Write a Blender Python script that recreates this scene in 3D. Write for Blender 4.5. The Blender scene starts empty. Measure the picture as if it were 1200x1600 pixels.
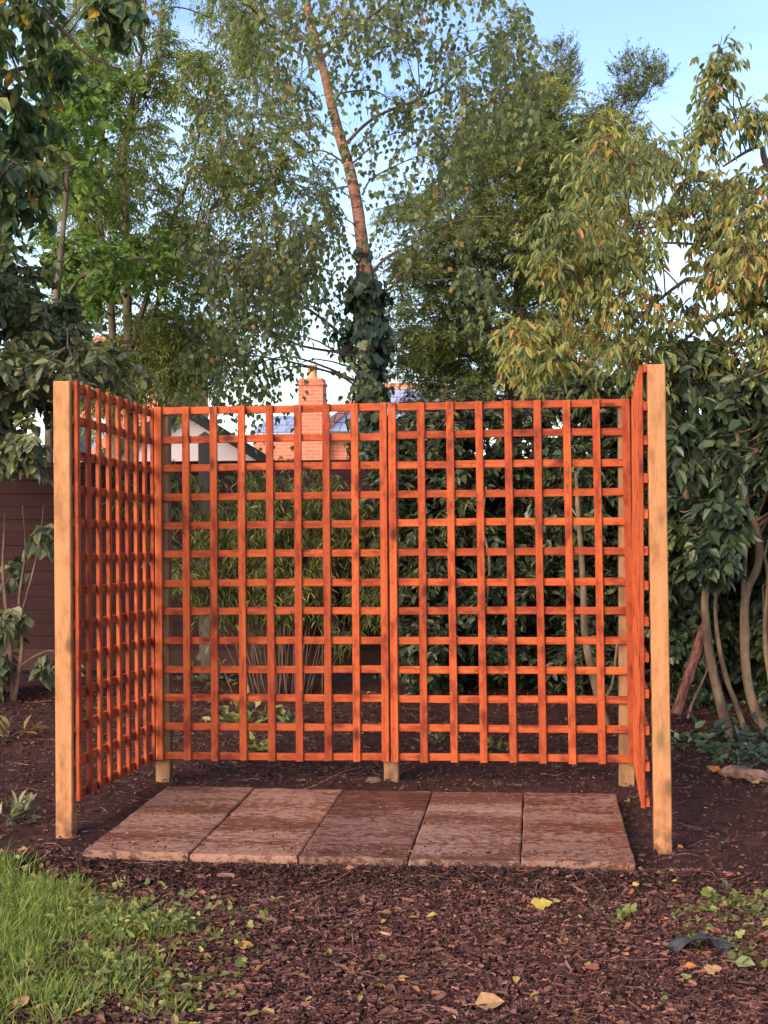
import bpy, math, random
import numpy as np
from mathutils import Matrix, Vector

# ---------------------------------------------------------------- camera
S = bpy.context.scene
COL = S.collection
F_PX = 2171.75
CAM = np.array([1.9653, -7.0397, 1.4118])
YAW, PITCH, ROLL = -0.1085, -0.0021, -0.0054
_cy, _sy = math.cos(YAW), math.sin(YAW)
_cp, _sp = math.cos(PITCH), math.sin(PITCH)
FW = np.array([_sy*_cp, _cy*_cp, _sp])
_rt = np.array([_cy, -_sy, 0.0])
_up = np.cross(_rt, FW)
RT = _rt*math.cos(ROLL) + _up*math.sin(ROLL)
UP = -_rt*math.sin(ROLL) + _up*math.cos(ROLL)
cd = bpy.data.cameras.new('camera')
cam = bpy.data.objects.new('camera', cd)
COL.objects.link(cam)
cd.sensor_fit = 'VERTICAL'
cd.sensor_height = 36.0
cd.sensor_width = 27.0
cd.lens = 36.0*F_PX/1600.0
cd.clip_start = 0.05
cd.clip_end = 2000.0
cam.matrix_world = Matrix(((RT[0], UP[0], -FW[0], CAM[0]), (RT[1], UP[1], -FW[1], CAM[1]),
                           (RT[2], UP[2], -FW[2], CAM[2]), (0, 0, 0, 1)))
S.camera = cam
S.render.resolution_x = 768
S.render.resolution_y = 1024

# ---------------------------------------------------------------- light
SUN_EL = math.radians(26.0)
SUN_AZ = math.radians(-151.0)          # compass angle from +Y, clockwise: behind the camera, a little to its left
sd = np.array([math.sin(SUN_AZ)*math.cos(SUN_EL), math.cos(SUN_AZ)*math.cos(SUN_EL), math.sin(SUN_EL)])
W = bpy.data.worlds.new('World')
S.world = W
W.use_nodes = True
nt = W.node_tree
nt.nodes.clear()
wo = nt.nodes.new('ShaderNodeOutputWorld')
bg = nt.nodes.new('ShaderNodeBackground')
sky = nt.nodes.new('ShaderNodeTexSky')
sky.sky_type = 'NISHITA'
sky.sun_disc = False
sky.sun_elevation = SUN_EL
sky.sun_rotation = SUN_AZ
sky.air_density = 1.0
sky.dust_density = 1.5
sky.ozone_density = 1.0
hs = nt.nodes.new('ShaderNodeHueSaturation')
hs.inputs['Saturation'].default_value = 1.15
hs.inputs['Hue'].default_value = 0.515
hs.inputs['Value'].default_value = 0.85
tc = nt.nodes.new('ShaderNodeTexCoord')
mp = nt.nodes.new('ShaderNodeMapping')
mp.inputs['Scale'].default_value = (1.2, 1.2, 4.0)
ns = nt.nodes.new('ShaderNodeTexNoise')
ns.inputs['Scale'].default_value = 2.2
ns.inputs['Detail'].default_value = 5.0
rp = nt.nodes.new('ShaderNodeMapRange')
rp.inputs['From Min'].default_value = 0.42
rp.inputs['From Max'].default_value = 0.75
rp.inputs['To Max'].default_value = 0.35
mx = nt.nodes.new('ShaderNodeMix')
mx.data_type = 'RGBA'
mx.inputs['B'].default_value = (5.2, 5.6, 6.0, 1)
nt.links.new(tc.outputs['Generated'], mp.inputs['Vector'])
nt.links.new(mp.outputs['Vector'], ns.inputs['Vector'])
nt.links.new(ns.outputs['Fac'], rp.inputs['Value'])
nt.links.new(rp.outputs['Result'], mx.inputs['Factor'])
nt.links.new(sky.outputs['Color'], hs.inputs['Color'])
nt.links.new(hs.outputs['Color'], mx.inputs['A'])
nt.links.new(mx.outputs['Result'], bg.inputs['Color'])
bg.inputs['Strength'].default_value = 0.15
nt.links.new(bg.outputs['Background'], wo.inputs['Surface'])

sl = bpy.data.lights.new('sun', 'SUN')
sl.energy = 1.75
sl.angle = math.radians(40.0)
sl.color = (1.0, 0.72, 0.56)
so = bpy.data.objects.new('sun', sl)
so.rotation_euler = Vector(sd).to_track_quat('Z', 'Y').to_euler()
so.location = (0, -10, 10)
COL.objects.link(so)
S.view_settings.view_transform = 'Standard'
S.view_settings.look = 'None'
S.view_settings.gamma = 1.0
S.view_settings.exposure = 1.42

# ---------------------------------------------------------------- helpers
rng = np.random.default_rng(7)
random.seed(7)
SC = F_PX


def at(px, py, z):
    """world point seen at photo pixel (px, py) at depth z metres"""
    return CAM + FW*z + RT*((px-600.0)/F_PX*z) + UP*((800.0-py)/F_PX*z)


def onground(px, py, h=0.0):
    d = FW + RT*((px-600.0)/F_PX) + UP*((800.0-py)/F_PX)
    t = (h-CAM[2])/d[2]
    return CAM + d*t


def nrm(a):
    return a/np.maximum(np.linalg.norm(a, axis=-1, keepdims=True), 1e-9)


class MB:
    """collects vertex and face arrays, builds ONE mesh object"""
    def __init__(s):
        s.V = []
        s.F = []
        s.A = []
        s.n = 0

    def add(s, V, faces, a=None):
        V = np.asarray(V, dtype=np.float64).reshape(-1, 3)
        for f in faces:
            f = np.asarray(f, dtype=np.int64)
            if f.ndim == 1:
                f = f[None, :]
            s.F.append(f+s.n)
            if a is None:
                s.A.append(np.zeros(len(f)))
            else:
                aa = np.asarray(a, dtype=float)
                if aa.ndim == 0:
                    s.A.append(np.full(len(f), float(aa)))
                else:
                    s.A.append(aa)
        s.V.append(V)
        s.n += len(V)
        return s

    def build(s, name, mat, parent=None, smooth=False, loc=None):
        V = np.concatenate(s.V)
        if loc is not None:
            V = V-np.asarray(loc)
        me = bpy.data.meshes.new(name)
        me.vertices.add(len(V))
        me.vertices.foreach_set('co', V.ravel())
        tot = np.concatenate([np.full(len(f), f.shape[1]) for f in s.F])
        loops = np.concatenate([f.ravel() for f in s.F])
        st = np.concatenate([[0], np.cumsum(tot)[:-1]])
        me.loops.add(len(loops))
        me.loops.foreach_set('vertex_index', loops.astype(np.int32))
        me.polygons.add(len(tot))
        me.polygons.foreach_set('loop_start', st.astype(np.int32))
        me.polygons.foreach_set('loop_total', tot.astype(np.int32))
        me.polygons.foreach_set('use_smooth', np.full(len(tot), bool(smooth)))
        at_ = me.attributes.new('v', 'FLOAT', 'FACE')
        at_.data.foreach_set('value', np.concatenate(s.A).astype(np.float32))
        me.update(calc_edges=True)
        me.validate()
        me.materials.append(mat)
        o = bpy.data.objects.new(name, me)
        COL.objects.link(o)
        if parent:
            o.parent = parent
        if loc is not None:
            o.location = loc
        return o

    def box(s, c, d, a=0.0, R=None):
        c = np.asarray(c, float)
        h = np.asarray(d, float)/2
        q = np.array([[x, y, z] for x in (-1, 1) for y in (-1, 1) for z in (-1, 1)])*h
        if R is not None:
            q = q@np.asarray(R).T
        s.add(q+c, [[(0, 1, 3, 2), (4, 6, 7, 5), (0, 4, 5, 1), (2, 3, 7, 6), (0, 2, 6, 4), (1, 5, 7, 3)]], a)
        return s

    def prism(s, poly, y0, y1, a=0.0):
        """polygon in x,z extruded from y0 to y1"""
        n = len(poly)
        V = [(p[0], y0, p[1]) for p in poly]+[(p[0], y1, p[1]) for p in poly]
        s.add(V, [[tuple(range(n))], [tuple(range(2*n-1, n-1, -1))],
                  [(i, i+n, (i+1) % n+n, (i+1) % n) for i in range(n)]], a)
        return s

    def tube(s, P, R, sides=8, rough=0.0, a=0.0):
        P = np.asarray(P, float)
        R = np.asarray(R, float)
        n = len(P)
        T = np.gradient(P, axis=0)
        T = nrm(T)
        ref = np.array([0.31, 0.95, 0.05])
        A = nrm(np.cross(T, ref))
        B = np.cross(T, A)
        th = np.linspace(0, 2*np.pi, sides, endpoint=False)
        ring = A[:, None, :]*np.cos(th)[None, :, None]+B[:, None, :]*np.sin(th)[None, :, None]
        rr = R[:, None]*(1+rough*rng.uniform(-1, 1, (n, sides)))
        V = P[:, None, :]+ring*rr[:, :, None]
        i = np.arange(n-1)[:, None]*sides
        j = np.arange(sides)[None, :]
        jn = (j+1) % sides
        Fq = np.stack([i+j, i+jn, i+sides+jn, i+sides+j], -1).reshape(-1, 4)
        s.add(V, [Fq, [tuple(range(sides))[::-1]], [tuple(range((n-1)*sides, n*sides))]], None if a == 0 else None)
        return s

    def tubes(s, P, R0, R1):
        """many thin 3 sided twigs; P (n,k,3)"""
        n, k, _ = P.shape
        if n == 0:
            return s
        T = nrm(np.gradient(P, axis=1))
        A = nrm(np.cross(T, np.array([0.3, 0.2, 0.93])))
        B = np.cross(T, A)
        t = np.linspace(0, 1, k)[None, :]
        R0 = np.broadcast_to(np.asarray(R0, float).reshape(-1, 1), (n, 1))
        R1 = np.broadcast_to(np.asarray(R1, float).reshape(-1, 1), (n, 1))
        R = R0*(1-t)+R1*t
        th = np.array([0, 2.094, 4.189])
        V = P[:, :, None, :]+(A[:, :, None, :]*np.cos(th)[None, None, :, None]+B[:, :, None, :]*np.sin(th)[None, None, :, None])*R[:, :, None, None]
        base = np.arange(n)[:, None, None]*(k*3)+np.arange(k-1)[None, :, None]*3
        j = np.arange(3)[None, None, :]
        jn = (j+1) % 3
        Fq = np.stack([base+j, base+jn, base+3+jn, base+3+j], -1).reshape(-1, 4)
        s.add(V, [Fq])
        return s

    def leaves(s, P, D, N, L, Wd, shape, v):
        D = nrm(D)
        Sd = nrm(np.cross(D, N))
        N = np.cross(Sd, D)
        T, FC = LEAF[shape]
        T = np.array(T)
        n = len(P)
        L = np.broadcast_to(np.asarray(L, float), (n,))
        Wd = np.broadcast_to(np.asarray(Wd, float), (n,))
        V = (P[:, None, :]+D[:, None, :]*(L[:, None]*T[None, :, 0])[:, :, None]
             + Sd[:, None, :]*(Wd[:, None]*T[None, :, 1])[:, :, None]
             + N[:, None, :]*(L[:, None]*T[None, :, 2])[:, :, None])
        k = len(T)
        off = np.arange(n)[:, None]*k
        s.add(V, [off+np.array(f)[None, :] for f in FC], v)
        return s


LEAF = {
    'ovate': ([(0, 0, 0), (.30, .5, .07), (.70, .34, .03), (1, 0, -.10), (.70, -.34, .03), (.30, -.5, .07)], [(0, 1, 2, 3), (0, 3, 4, 5)]),
    'lance': ([(0, 0, 0), (.30, .46, .05), (.65, .40, .02), (1, 0, -.16), (.65, -.40, .02), (.30, -.46, .05)], [(0, 1, 2, 3), (0, 3, 4, 5)]),
    'rhomb': ([(0, 0, 0), (.14, .32, .02), (.36, .5, .03), (1, 0, -.04), (.36, -.5, .03), (.14, -.32, .02)], [(0, 1, 2, 3), (0, 3, 4, 5)]),
    'ivy': ([(0, 0, 0), (-.12, .30, .03), (.22, .55, .06), (.42, .30, .04), (.62, .36, .03), (1, 0, -.06),
             (.62, -.36, .03), (.42, -.30, .04), (.22, -.55, .06), (-.12, -.30, .03)], [(0, 1, 2, 3, 4, 5), (0, 5, 6, 7, 8, 9)]),
    'blade': ([(0, .5, 0), (0, -.5, 0), (.45, .42, .05), (.45, -.42, .05), (.8, .25, -.03), (.8, -.25, -.03), (1, 0, -.16)], [(0, 1, 3, 2), (2, 3, 5, 4), (4, 5, 6)]),
    'needle': ([(0, 0, 0), (.4, .5, 0), (1, 0, 0), (.4, -.5, 0)], [(0, 1, 2, 3)]),
}


def empty(name, loc=(0, 0, 0)):
    o = bpy.data.objects.new(name, None)
    o.location = loc
    o.empty_display_size = 0.2
    COL.objects.link(o)
    return o


def tag(o, label=None, cat=None, group=None, kind=None):
    if label:
        o['label'] = label
    if cat:
        o['category'] = cat
    if group:
        o['group'] = group
    if kind:
        o['kind'] = kind
    return o


def rnd_unit(n):
    return nrm(rng.normal(size=(n, 3)))


def spline(P, n):
    P = np.asarray(P, float)
    k = len(P)
    Q = np.vstack([2*P[0]-P[1], P, 2*P[-1]-P[-2]])
    t = np.linspace(0, k-1-1e-6, n)
    i = t.astype(int)
    u = (t-i)[:, None]
    p0, p1, p2, p3 = Q[i], Q[i+1], Q[i+2], Q[i+3]
    return .5*((2*p1)+(-p0+p2)*u+(2*p0-5*p1+4*p2-p3)*u*u+(-p0+3*p1-3*p2+p3)*u**3)


def vnoise(x, y, seed=0):
    xi = np.floor(x).astype(np.int64)
    yi = np.floor(y).astype(np.int64)
    xf = x-xi
    yf = y-yi
    xf = xf*xf*(3-2*xf)
    yf = yf*yf*(3-2*yf)

    def h(a, b):
        n = (a*374761393+b*668265263+seed*1442695041) & 0x7fffffff
        n = ((n ^ (n >> 13))*1274126177) & 0x7fffffff
        return ((n ^ (n >> 16)) & 0xffff)/65535.0
    return (h(xi, yi)*(1-xf)+h(xi+1, yi)*xf)*(1-yf)+(h(xi, yi+1)*(1-xf)+h(xi+1, yi+1)*xf)*yf


def inpoly(x, y, poly):
    x = np.asarray(x)
    y = np.asarray(y)
    r = np.zeros(x.shape, bool)
    n = len(poly)
    for i in range(n):
        x0, y0 = poly[i][:2]
        x1, y1 = poly[(i+1) % n][:2]
        c = ((y0 > y) != (y1 > y)) & (x < (x1-x0)*(y-y0)/((y1-y0) if y1 != y0 else 1e-9)+x0)
        r ^= c
    return r


# ---------------------------------------------------------------- materials
def mat(name):
    m = bpy.data.materials.new(name)
    m.use_nodes = True
    n = m.node_tree
    b = n.nodes['Principled BSDF']
    return m, n, b


def ramp(n, stops, interp='LINEAR'):
    r = n.nodes.new('ShaderNodeValToRGB')
    r.color_ramp.interpolation = interp
    e = r.color_ramp.elements
    while len(e) < len(stops):
        e.new(0.5)
    for k, (p, c) in enumerate(stops):
        e[k].position = p
        e[k].color = (c[0], c[1], c[2], 1)
    return r


def noise(n, scale, detail=4, vec=None, mscale=None, rough=0.55, coord='Object', objrand=False):
    t = n.nodes.new('ShaderNodeTexCoord')
    m = n.nodes.new('ShaderNodeMapping')
    if mscale:
        m.inputs['Scale'].default_value = mscale
    n.links.new(t.outputs[coord], m.inputs['Vector'])
    if objrand:
        oi = n.nodes.new('ShaderNodeObjectInfo')
        mu = n.nodes.new('ShaderNodeMath')
        mu.operation = 'MULTIPLY'
        mu.inputs[1].default_value = 37.0
        n.links.new(oi.outputs['Random'], mu.inputs[0])
        cb = n.nodes.new('ShaderNodeCombineXYZ')
        for q in range(3):
            n.links.new(mu.outputs[0], cb.inputs[q])
        n.links.new(cb.outputs[0], m.inputs['Location'])
    x = n.nodes.new('ShaderNodeTexNoise')
    x.inputs['Scale'].default_value = scale
    x.inputs['Detail'].default_value = detail
    x.inputs['Roughness'].default_value = rough
    n.links.new(m.outputs['Vector'], x.inputs['Vector'])
    return x


def mixc(n, fac, a, b, mode='MIX'):
    m = n.nodes.new('ShaderNodeMix')
    m.data_type = 'RGBA'
    m.blend_type = mode
    for sock, val in (('Factor', fac), ('A', a), ('B', b)):
        if isinstance(val, (int, float)):
            m.inputs[sock].default_value = val
        elif isinstance(val, tuple):
            m.inputs[sock].default_value = (val[0], val[1], val[2], 1)
        else:
            n.links.new(val, m.inputs[sock])
    return m.outputs['Result']


def maprange(n, src, a, b, c=0.0, d=1.0):
    r = n.nodes.new('ShaderNodeMapRange')
    r.inputs['From Min'].default_value = a
    r.inputs['From Max'].default_value = b
    r.inputs['To Min'].default_value = c
    r.inputs['To Max'].default_value = d
    n.links.new(src, r.inputs['Value'])
    return r.outputs['Result']


def bump(n, b, src, strength, dist):
    u = n.nodes.new('ShaderNodeBump')
    u.inputs['Strength'].default_value = strength
    u.inputs['Distance'].default_value = dist
    n.links.new(src, u.inputs['Height'])
    n.links.new(u.outputs['Normal'], b.inputs['Normal'])


def leafmat(name, stops, transl=0.3, rough=0.45, spec=0.35):
    m, n, b = mat(name)
    a = n.nodes.new('ShaderNodeAttribute')
    a.attribute_name = 'v'
    r = ramp(n, stops)
    n.links.new(a.outputs['Fac'], r.inputs['Fac'])
    x = noise(n, 60, 2)
    c = mixc(n, maprange(n, x.outputs['Fac'], .3, .7, 0, .35), r.outputs['Color'], (0.02, 0.02, 0.01))
    n.links.new(c, b.inputs['Base Color'])
    b.inputs['Roughness'].default_value = rough
    b.inputs['Specular IOR Level'].default_value = spec
    t = n.nodes.new('ShaderNodeBsdfTranslucent')
    c2 = mixc(n, 1.0, r.outputs['Color'], (1.0, 1.15, 0.6), 'MULTIPLY')
    n.links.new(c2, t.inputs['Color'])
    ms = n.nodes.new('ShaderNodeMixShader')
    ms.inputs[0].default_value = transl
    n.links.new(b.outputs[0], ms.inputs[1])
    n.links.new(t.outputs[0], ms.inputs[2])
    n.links.new(ms.outputs[0], n.nodes['Material Output'].inputs['Surface'])
    return m


def woodmat(name, base, dark, light, knot, randamt=.35, rough=.75, fib=60.0, knots=True, foot=False):
    """timber with its grain along local Z"""
    m, n, b = mat(name)
    g = noise(n, fib, 5, mscale=(1, 1, .035), objrand=True, rough=.6)
    c = mixc(n, maprange(n, g.outputs['Fac'], .35, .68), base, light)
    g2 = noise(n, 15, 6, mscale=(1, 1, .42), objrand=True, rough=.7)
    c = mixc(n, maprange(n, g2.outputs['Fac'], .47, .63, 0, .85), c, dark)
    g3 = noise(n, 42, 4, mscale=(1, 1, .22), objrand=True)
    c = mixc(n, maprange(n, g3.outputs['Fac'], .56, .68, 0, .45), c, light)
    if knots:
        t = n.nodes.new('ShaderNodeTexVoronoi')
        t.inputs['Scale'].default_value = 5.0
        t.inputs['Randomness'].default_value = 1.0
        mpn = g.inputs['Vector'].links[0].from_node
        mm = n.nodes.new('ShaderNodeMapping')
        mm.inputs['Scale'].default_value = (2.0, 2.0, .95)
        tcn = n.nodes.new('ShaderNodeTexCoord')
        oi = n.nodes.new('ShaderNodeObjectInfo')
        mu = n.nodes.new('ShaderNodeMath')
        mu.operation = 'MULTIPLY'
        mu.inputs[1].default_value = 91.0
        n.links.new(oi.outputs['Random'], mu.inputs[0])
        cb = n.nodes.new('ShaderNodeCombineXYZ')
        for q in range(3):
            n.links.new(mu.outputs[0], cb.inputs[q])
        n.links.new(cb.outputs[0], mm.inputs['Location'])
        n.links.new(tcn.outputs['Object'], mm.inputs['Vector'])
        n.links.new(mm.outputs['Vector'], t.inputs['Vector'])
        c = mixc(n, maprange(n, t.outputs['Distance'], .09, .24, .95, 0), c, knot)
    if foot:
        tz = n.nodes.new('ShaderNodeTexCoord')
        szz = n.nodes.new('ShaderNodeSeparateXYZ')
        n.links.new(tz.outputs['Object'], szz.inputs[0])
        fa = n.nodes.new('ShaderNodeMath')
        fa.operation = 'MULTIPLY'
        gs = noise(n, 22, 4, objrand=True)
        n.links.new(maprange(n, szz.outputs['Z'], 0.02, .20, 1.0, 0), fa.inputs[0])
        n.links.new(maprange(n, gs.outputs['Fac'], .40, .62, 0, .9), fa.inputs[1])
        c = mixc(n, fa.outputs[0], c, (.10, .05, .03))
        ga = noise(n, 3.5, 3, mscale=(1, 1, .8), objrand=True)
        c = mixc(n, maprange(n, ga.outputs['Fac'], .56, .68, 0, .4), c, (.24, .17, .06))
    oi2 = n.nodes.new('ShaderNodeObjectInfo')
    c = mixc(n, maprange(n, oi2.outputs['Random'], 0, 1, 0, randamt), c, dark)
    av = n.nodes.new('ShaderNodeAttribute')
    av.attribute_name = 'v'
    c = mixc(n, av.outputs['Fac'], c, (.10, .06, .05))
    n.links.new(c, b.inputs['Base Color'])
    b.inputs['Roughness'].default_value = rough
    b.inputs['Specular IOR Level'].default_value = .3
    bump(n, b, g.outputs['Fac'], .6, .004)
    return m


def barkmat(name, a_, b_, scale=20, ms=(1, 1, .3), lo=.35, hi=.65):
    m, n, b = mat(name)
    x = noise(n, scale, 6, mscale=ms, rough=.65)
    c = mixc(n, maprange(n, x.outputs['Fac'], lo, hi), a_, b_)
    n.links.new(c, b.inputs['Base Color'])
    b.inputs['Roughness'].default_value = .9
    bump(n, b, x.outputs['Fac'], .7, .01)
    return m


M = {}
M['trellis'] = woodmat('stained_softwood', (.37, .060, .015), (.14, .015, .006), (.50, .115, .030), (.05, .008, .005), .5, fib=55.0)
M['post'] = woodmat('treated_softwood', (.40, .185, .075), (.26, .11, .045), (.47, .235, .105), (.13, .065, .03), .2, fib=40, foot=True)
M['post_back'] = woodmat('treated_softwood_dark', (.27, .135, .065), (.12, .065, .04), (.34, .18, .085), (.09, .05, .03), .4, fib=45)  # the front post timber again, in darker browns
M['twig'] = barkmat('twig_bark', (.045, .032, .025), (.10, .075, .06), 40)
M['bark'] = barkmat('grey_brown_bark', (.05, .038, .03), (.16, .12, .09), 14)
M['stembark'] = barkmat('smooth_tan_bark', (.085, .055, .032), (.25, .17, .10), 12, (1, 1, .35), .38, .62)
M['birch_leaf'] = leafmat('birch_leaf', [(0, (.10, .14, .075)), (.55, (.19, .25, .11)), (.88, (.29, .34, .13)), (.975, (.40, .31, .08)), (1, (.45, .28, .08))], .45)
M['ash_leaf'] = leafmat('ash_leaf', [(0, (.18, .24, .085)), (.5, (.29, .35, .12)), (.8, (.40, .44, .15)), (.97, (.50, .48, .14)), (1, (.46, .34, .09))], .5)
M['bright_leaf'] = leafmat('bright_green_leaf', [(0, (.11, .20, .05)), (.6, (.19, .31, .07)), (1, (.32, .40, .09))], .45)
M['dark_leaf'] = leafmat('dark_broad_leaf', [(0, (.075, .125, .055)), (.6, (.15, .215, .09)), (.9, (.27, .30, .10)), (.985, (.32, .32, .09)), (1, (.6, .36, .04))], .4, .4, .45)
M['olive_leaf'] = leafmat('olive_grey_leaf', [(0, (.09, .12, .075)), (.5, (.17, .20, .115)), (.85, (.27, .29, .15)), (1, (.38, .35, .10))], .3, .45, .4)
M['shrub_leaf'] = leafmat('glossy_shrub_leaf', [(0, (.03, .05, .035)), (.5, (.06, .10, .055)), (.85, (.11, .16, .07)), (1, (.25, .28, .12))], .15, .4, .4)
M['hedge_leaf'] = leafmat('hedge_leaf', [(0, (.018, .032, .02)), (.5, (.04, .06, .034)), (.85, (.08, .10, .05)), (1, (.18, .17, .07))], .12, .45, .4)  # leaf colours lowered to stand in for the shade over the hedge
M['cherry_leaf'] = leafmat('cherry_leaf', [(0, (.14, .19, .08)), (.4, (.24, .29, .11)), (.7, (.36, .38, .13)), (.9, (.50, .43, .12)), (.975, (.56, .38, .10)), (1, (.54, .24, .09))], .42)
M['conifer'] = leafmat('conifer_spray', [(0, (.07, .10, .05)), (.3, (.24, .28, .09)), (.65, (.48, .50, .17)), (1, (.68, .62, .20))], .4, .6)
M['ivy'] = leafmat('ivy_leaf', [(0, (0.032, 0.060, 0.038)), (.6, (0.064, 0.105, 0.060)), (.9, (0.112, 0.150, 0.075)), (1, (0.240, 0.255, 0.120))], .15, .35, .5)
M['bamboo_leaf'] = leafmat('bamboo_leaf', [(0, (.08, .11, .035)), (.6, (.16, .19, .06)), (.93, (.29, .30, .09)), (1, (.45, .28, .10))], .38)
M['grass'] = leafmat('grass_blade', [(0, (.13, .19, .04)), (.5, (.25, .34, .06)), (.85, (.38, .44, .11)), (.93, (.45, .38, .17)), (1, (.52, .40, .22))], .45)
M['weed'] = leafmat('weed_leaf', [(0, (.11, .13, .04)), (.5, (.22, .26, .075)), (.85, (.34, .38, .12)), (1, (.46, .36, .14))], .38)
M['bark_chip'] = leafmat('bark_chip', [(0, (.018, .007, .008)), (.35, (.068, .026, .022)), (.75, (.145, .062, .050)), (.955, (.25, .12, .10)), (.985, (.42, .13, .08)), (1, (.42, .22, .13))], 0.0, .85, .2)
M['litter'] = leafmat('leaf_litter', [(0, (.10, .05, .03)), (.35, (.20, .10, .05)), (.6, (.32, .16, .06)), (.8, (.17, .19, .07)), (1, (.45, .33, .08))], .15, .7, .3)
M['twiglitter'] = leafmat('twig_litter', [(0, (.10, .06, .045)), (.6, (.20, .12, .08)), (1, (.38, .26, .18))], 0, .8, .3)


def birchbark():
    m, n, b = mat('birch_bark')
    x = noise(n, 5, 6, mscale=(1.2, 1.2, 2.6), rough=.65)
    c = mixc(n, maprange(n, x.outputs['Fac'], .42, .62), (.40, .205, .14), (.19, .085, .055))
    y = noise(n, 7, 5, mscale=(.7, .7, 3.2), rough=.75)
    c = mixc(n, maprange(n, y.outputs['Fac'], .53, .62), c, (.045, .032, .026))
    z = noise(n, 26, 3, mscale=(.5, .5, 2.2))
    c = mixc(n, maprange(n, z.outputs['Fac'], .58, .72, 0, .6), c, (.62, .48, .40))
    n.links.new(c, b.inputs['Base Color'])
    b.inputs['Roughness'].default_value = .85
    bump(n, b, y.outputs['Fac'], .5, .01)
    return m


def soilmat():
    m, n, b = mat('soil')
    x = noise(n, 14, 8, rough=.7)
    c = mixc(n, maprange(n, x.outputs['Fac'], .36, .66), (.032, .013, .011), (.110, .045, .037))
    y = noise(n, 1.3, 3)
    c = mixc(n, maprange(n, y.outputs['Fac'], .4, .65, 0, .45), c, (.042, .015, .012))
    z = noise(n, 120, 4, rough=.7)
    c = mixc(n, maprange(n, z.outputs['Fac'], .60, .74, 0, .8), c, (.20, .09, .06))
    # beyond the bed the ground is rough grass
    g = n.nodes.new('ShaderNodeNewGeometry')
    sx = n.nodes.new('ShaderNodeSeparateXYZ')
    n.links.new(g.outputs['Position'], sx.inputs[0])
    far = maprange(n, sx.outputs['Y'], 4.6, 6.5)
    w = noise(n, 3, 5)
    gr = mixc(n, w.outputs['Fac'], (.03, .05, .02), (.08, .11, .035))
    c = mixc(n, far, c, gr)
    n.links.new(c, b.inputs['Base Color'])
    b.inputs['Roughness'].default_value = .95
    b.inputs['Specular IOR Level'].default_value = .2
    mm = n.nodes.new('ShaderNodeMath')
    mm.operation = 'ADD'
    n.links.new(x.outputs['Fac'], mm.inputs[0])
    n.links.new(z.outputs['Fac'], mm.inputs[1])
    bump(n, b, mm.outputs[0], 1.0, .02)
    return m


def slabmat():
    m, n, b = mat('riven_stone_slab')
    x = noise(n, 10, 6, mscale=(.55, 1.6, 1), objrand=True, rough=.7)
    y = noise(n, 34, 6, mscale=(.7, 1.6, 1), objrand=True, rough=.8)
    z = noise(n, 2.6, 4, mscale=(.5, 1.8, 1), objrand=True)
    base = mixc(n, maprange(n, x.outputs['Fac'], .38, .62), (.155, .070, .038), (.070, .036, .030))
    # pale scurf breaking up darker damp skin
    mask = n.nodes.new('ShaderNodeMath')
    mask.operation = 'ADD'
    n.links.new(y.outputs['Fac'], mask.inputs[0])
    n.links.new(maprange(n, z.outputs['Fac'], .38, .62, -.07, .065), mask.inputs[1])
    c = mixc(n, maprange(n, mask.outputs[0], .485, .525), base, (.275, .165, .120))
    w = noise(n, 90, 4, objrand=True, mscale=(.6, 1.4, 1))
    c = mixc(n, maprange(n, w.outputs['Fac'], .60, .70, 0, .7), c, (.07, .035, .03))
    oi = n.nodes.new('ShaderNodeObjectInfo')
    cc = n.nodes.new('ShaderNodeMix')
    cc.data_type = 'RGBA'
    cc.blend_type = 'MULTIPLY'
    cc.inputs['Factor'].default_value = 1
    n.links.new(c, cc.inputs['A'])
    n.links.new(oi.outputs['Color'], cc.inputs['B'])
    n.links.new(cc.outputs['Result'], b.inputs['Base Color'])
    b.inputs['Roughness'].default_value = .75
    n.links.new(maprange(n, mask.outputs[0], .47, .56, .32, .8), b.inputs['Roughness'])
    bump(n, b, y.outputs['Fac'], .5, .006)
    return m


def brickmat():
    m, n, b = mat('red_brick')
    t = n.nodes.new('ShaderNodeTexCoord')
    sp = n.nodes.new('ShaderNodeSeparateXYZ')
    n.links.new(t.outputs['Object'], sp.inputs[0])
    ad = n.nodes.new('ShaderNodeMath')
    ad.operation = 'ADD'
    n.links.new(sp.outputs['X'], ad.inputs[0])
    n.links.new(sp.outputs['Y'], ad.inputs[1])
    cb = n.nodes.new('ShaderNodeCombineXYZ')
    n.links.new(ad.outputs[0], cb.inputs[0])
    n.links.new(sp.outputs['Z'], cb.inputs[1])
    k = n.nodes.new('ShaderNodeTexBrick')
    k.inputs['Scale'].default_value = 1.0
    k.inputs['Brick Width'].default_value = .225
    k.inputs['Row Height'].default_value = .075
    k.inputs['Mortar Size'].default_value = .008
    k.inputs['Color1'].default_value = (.46, .12, .07, 1)
    k.inputs['Color2'].default_value = (.54, .17, .10, 1)
    k.inputs['Mortar'].default_value = (.44, .25, .19, 1)
    n.links.new(cb.outputs[0], k.inputs['Vector'])
    x = noise(n, 3, 4)
    c = mixc(n, maprange(n, x.outputs['Fac'], .4, .7, 0, .3), k.outputs['Color'], (.36, .15, .10))
    n.links.new(c, b.inputs['Base Color'])
    b.inputs['Roughness'].default_value = .9
    return m


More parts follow.
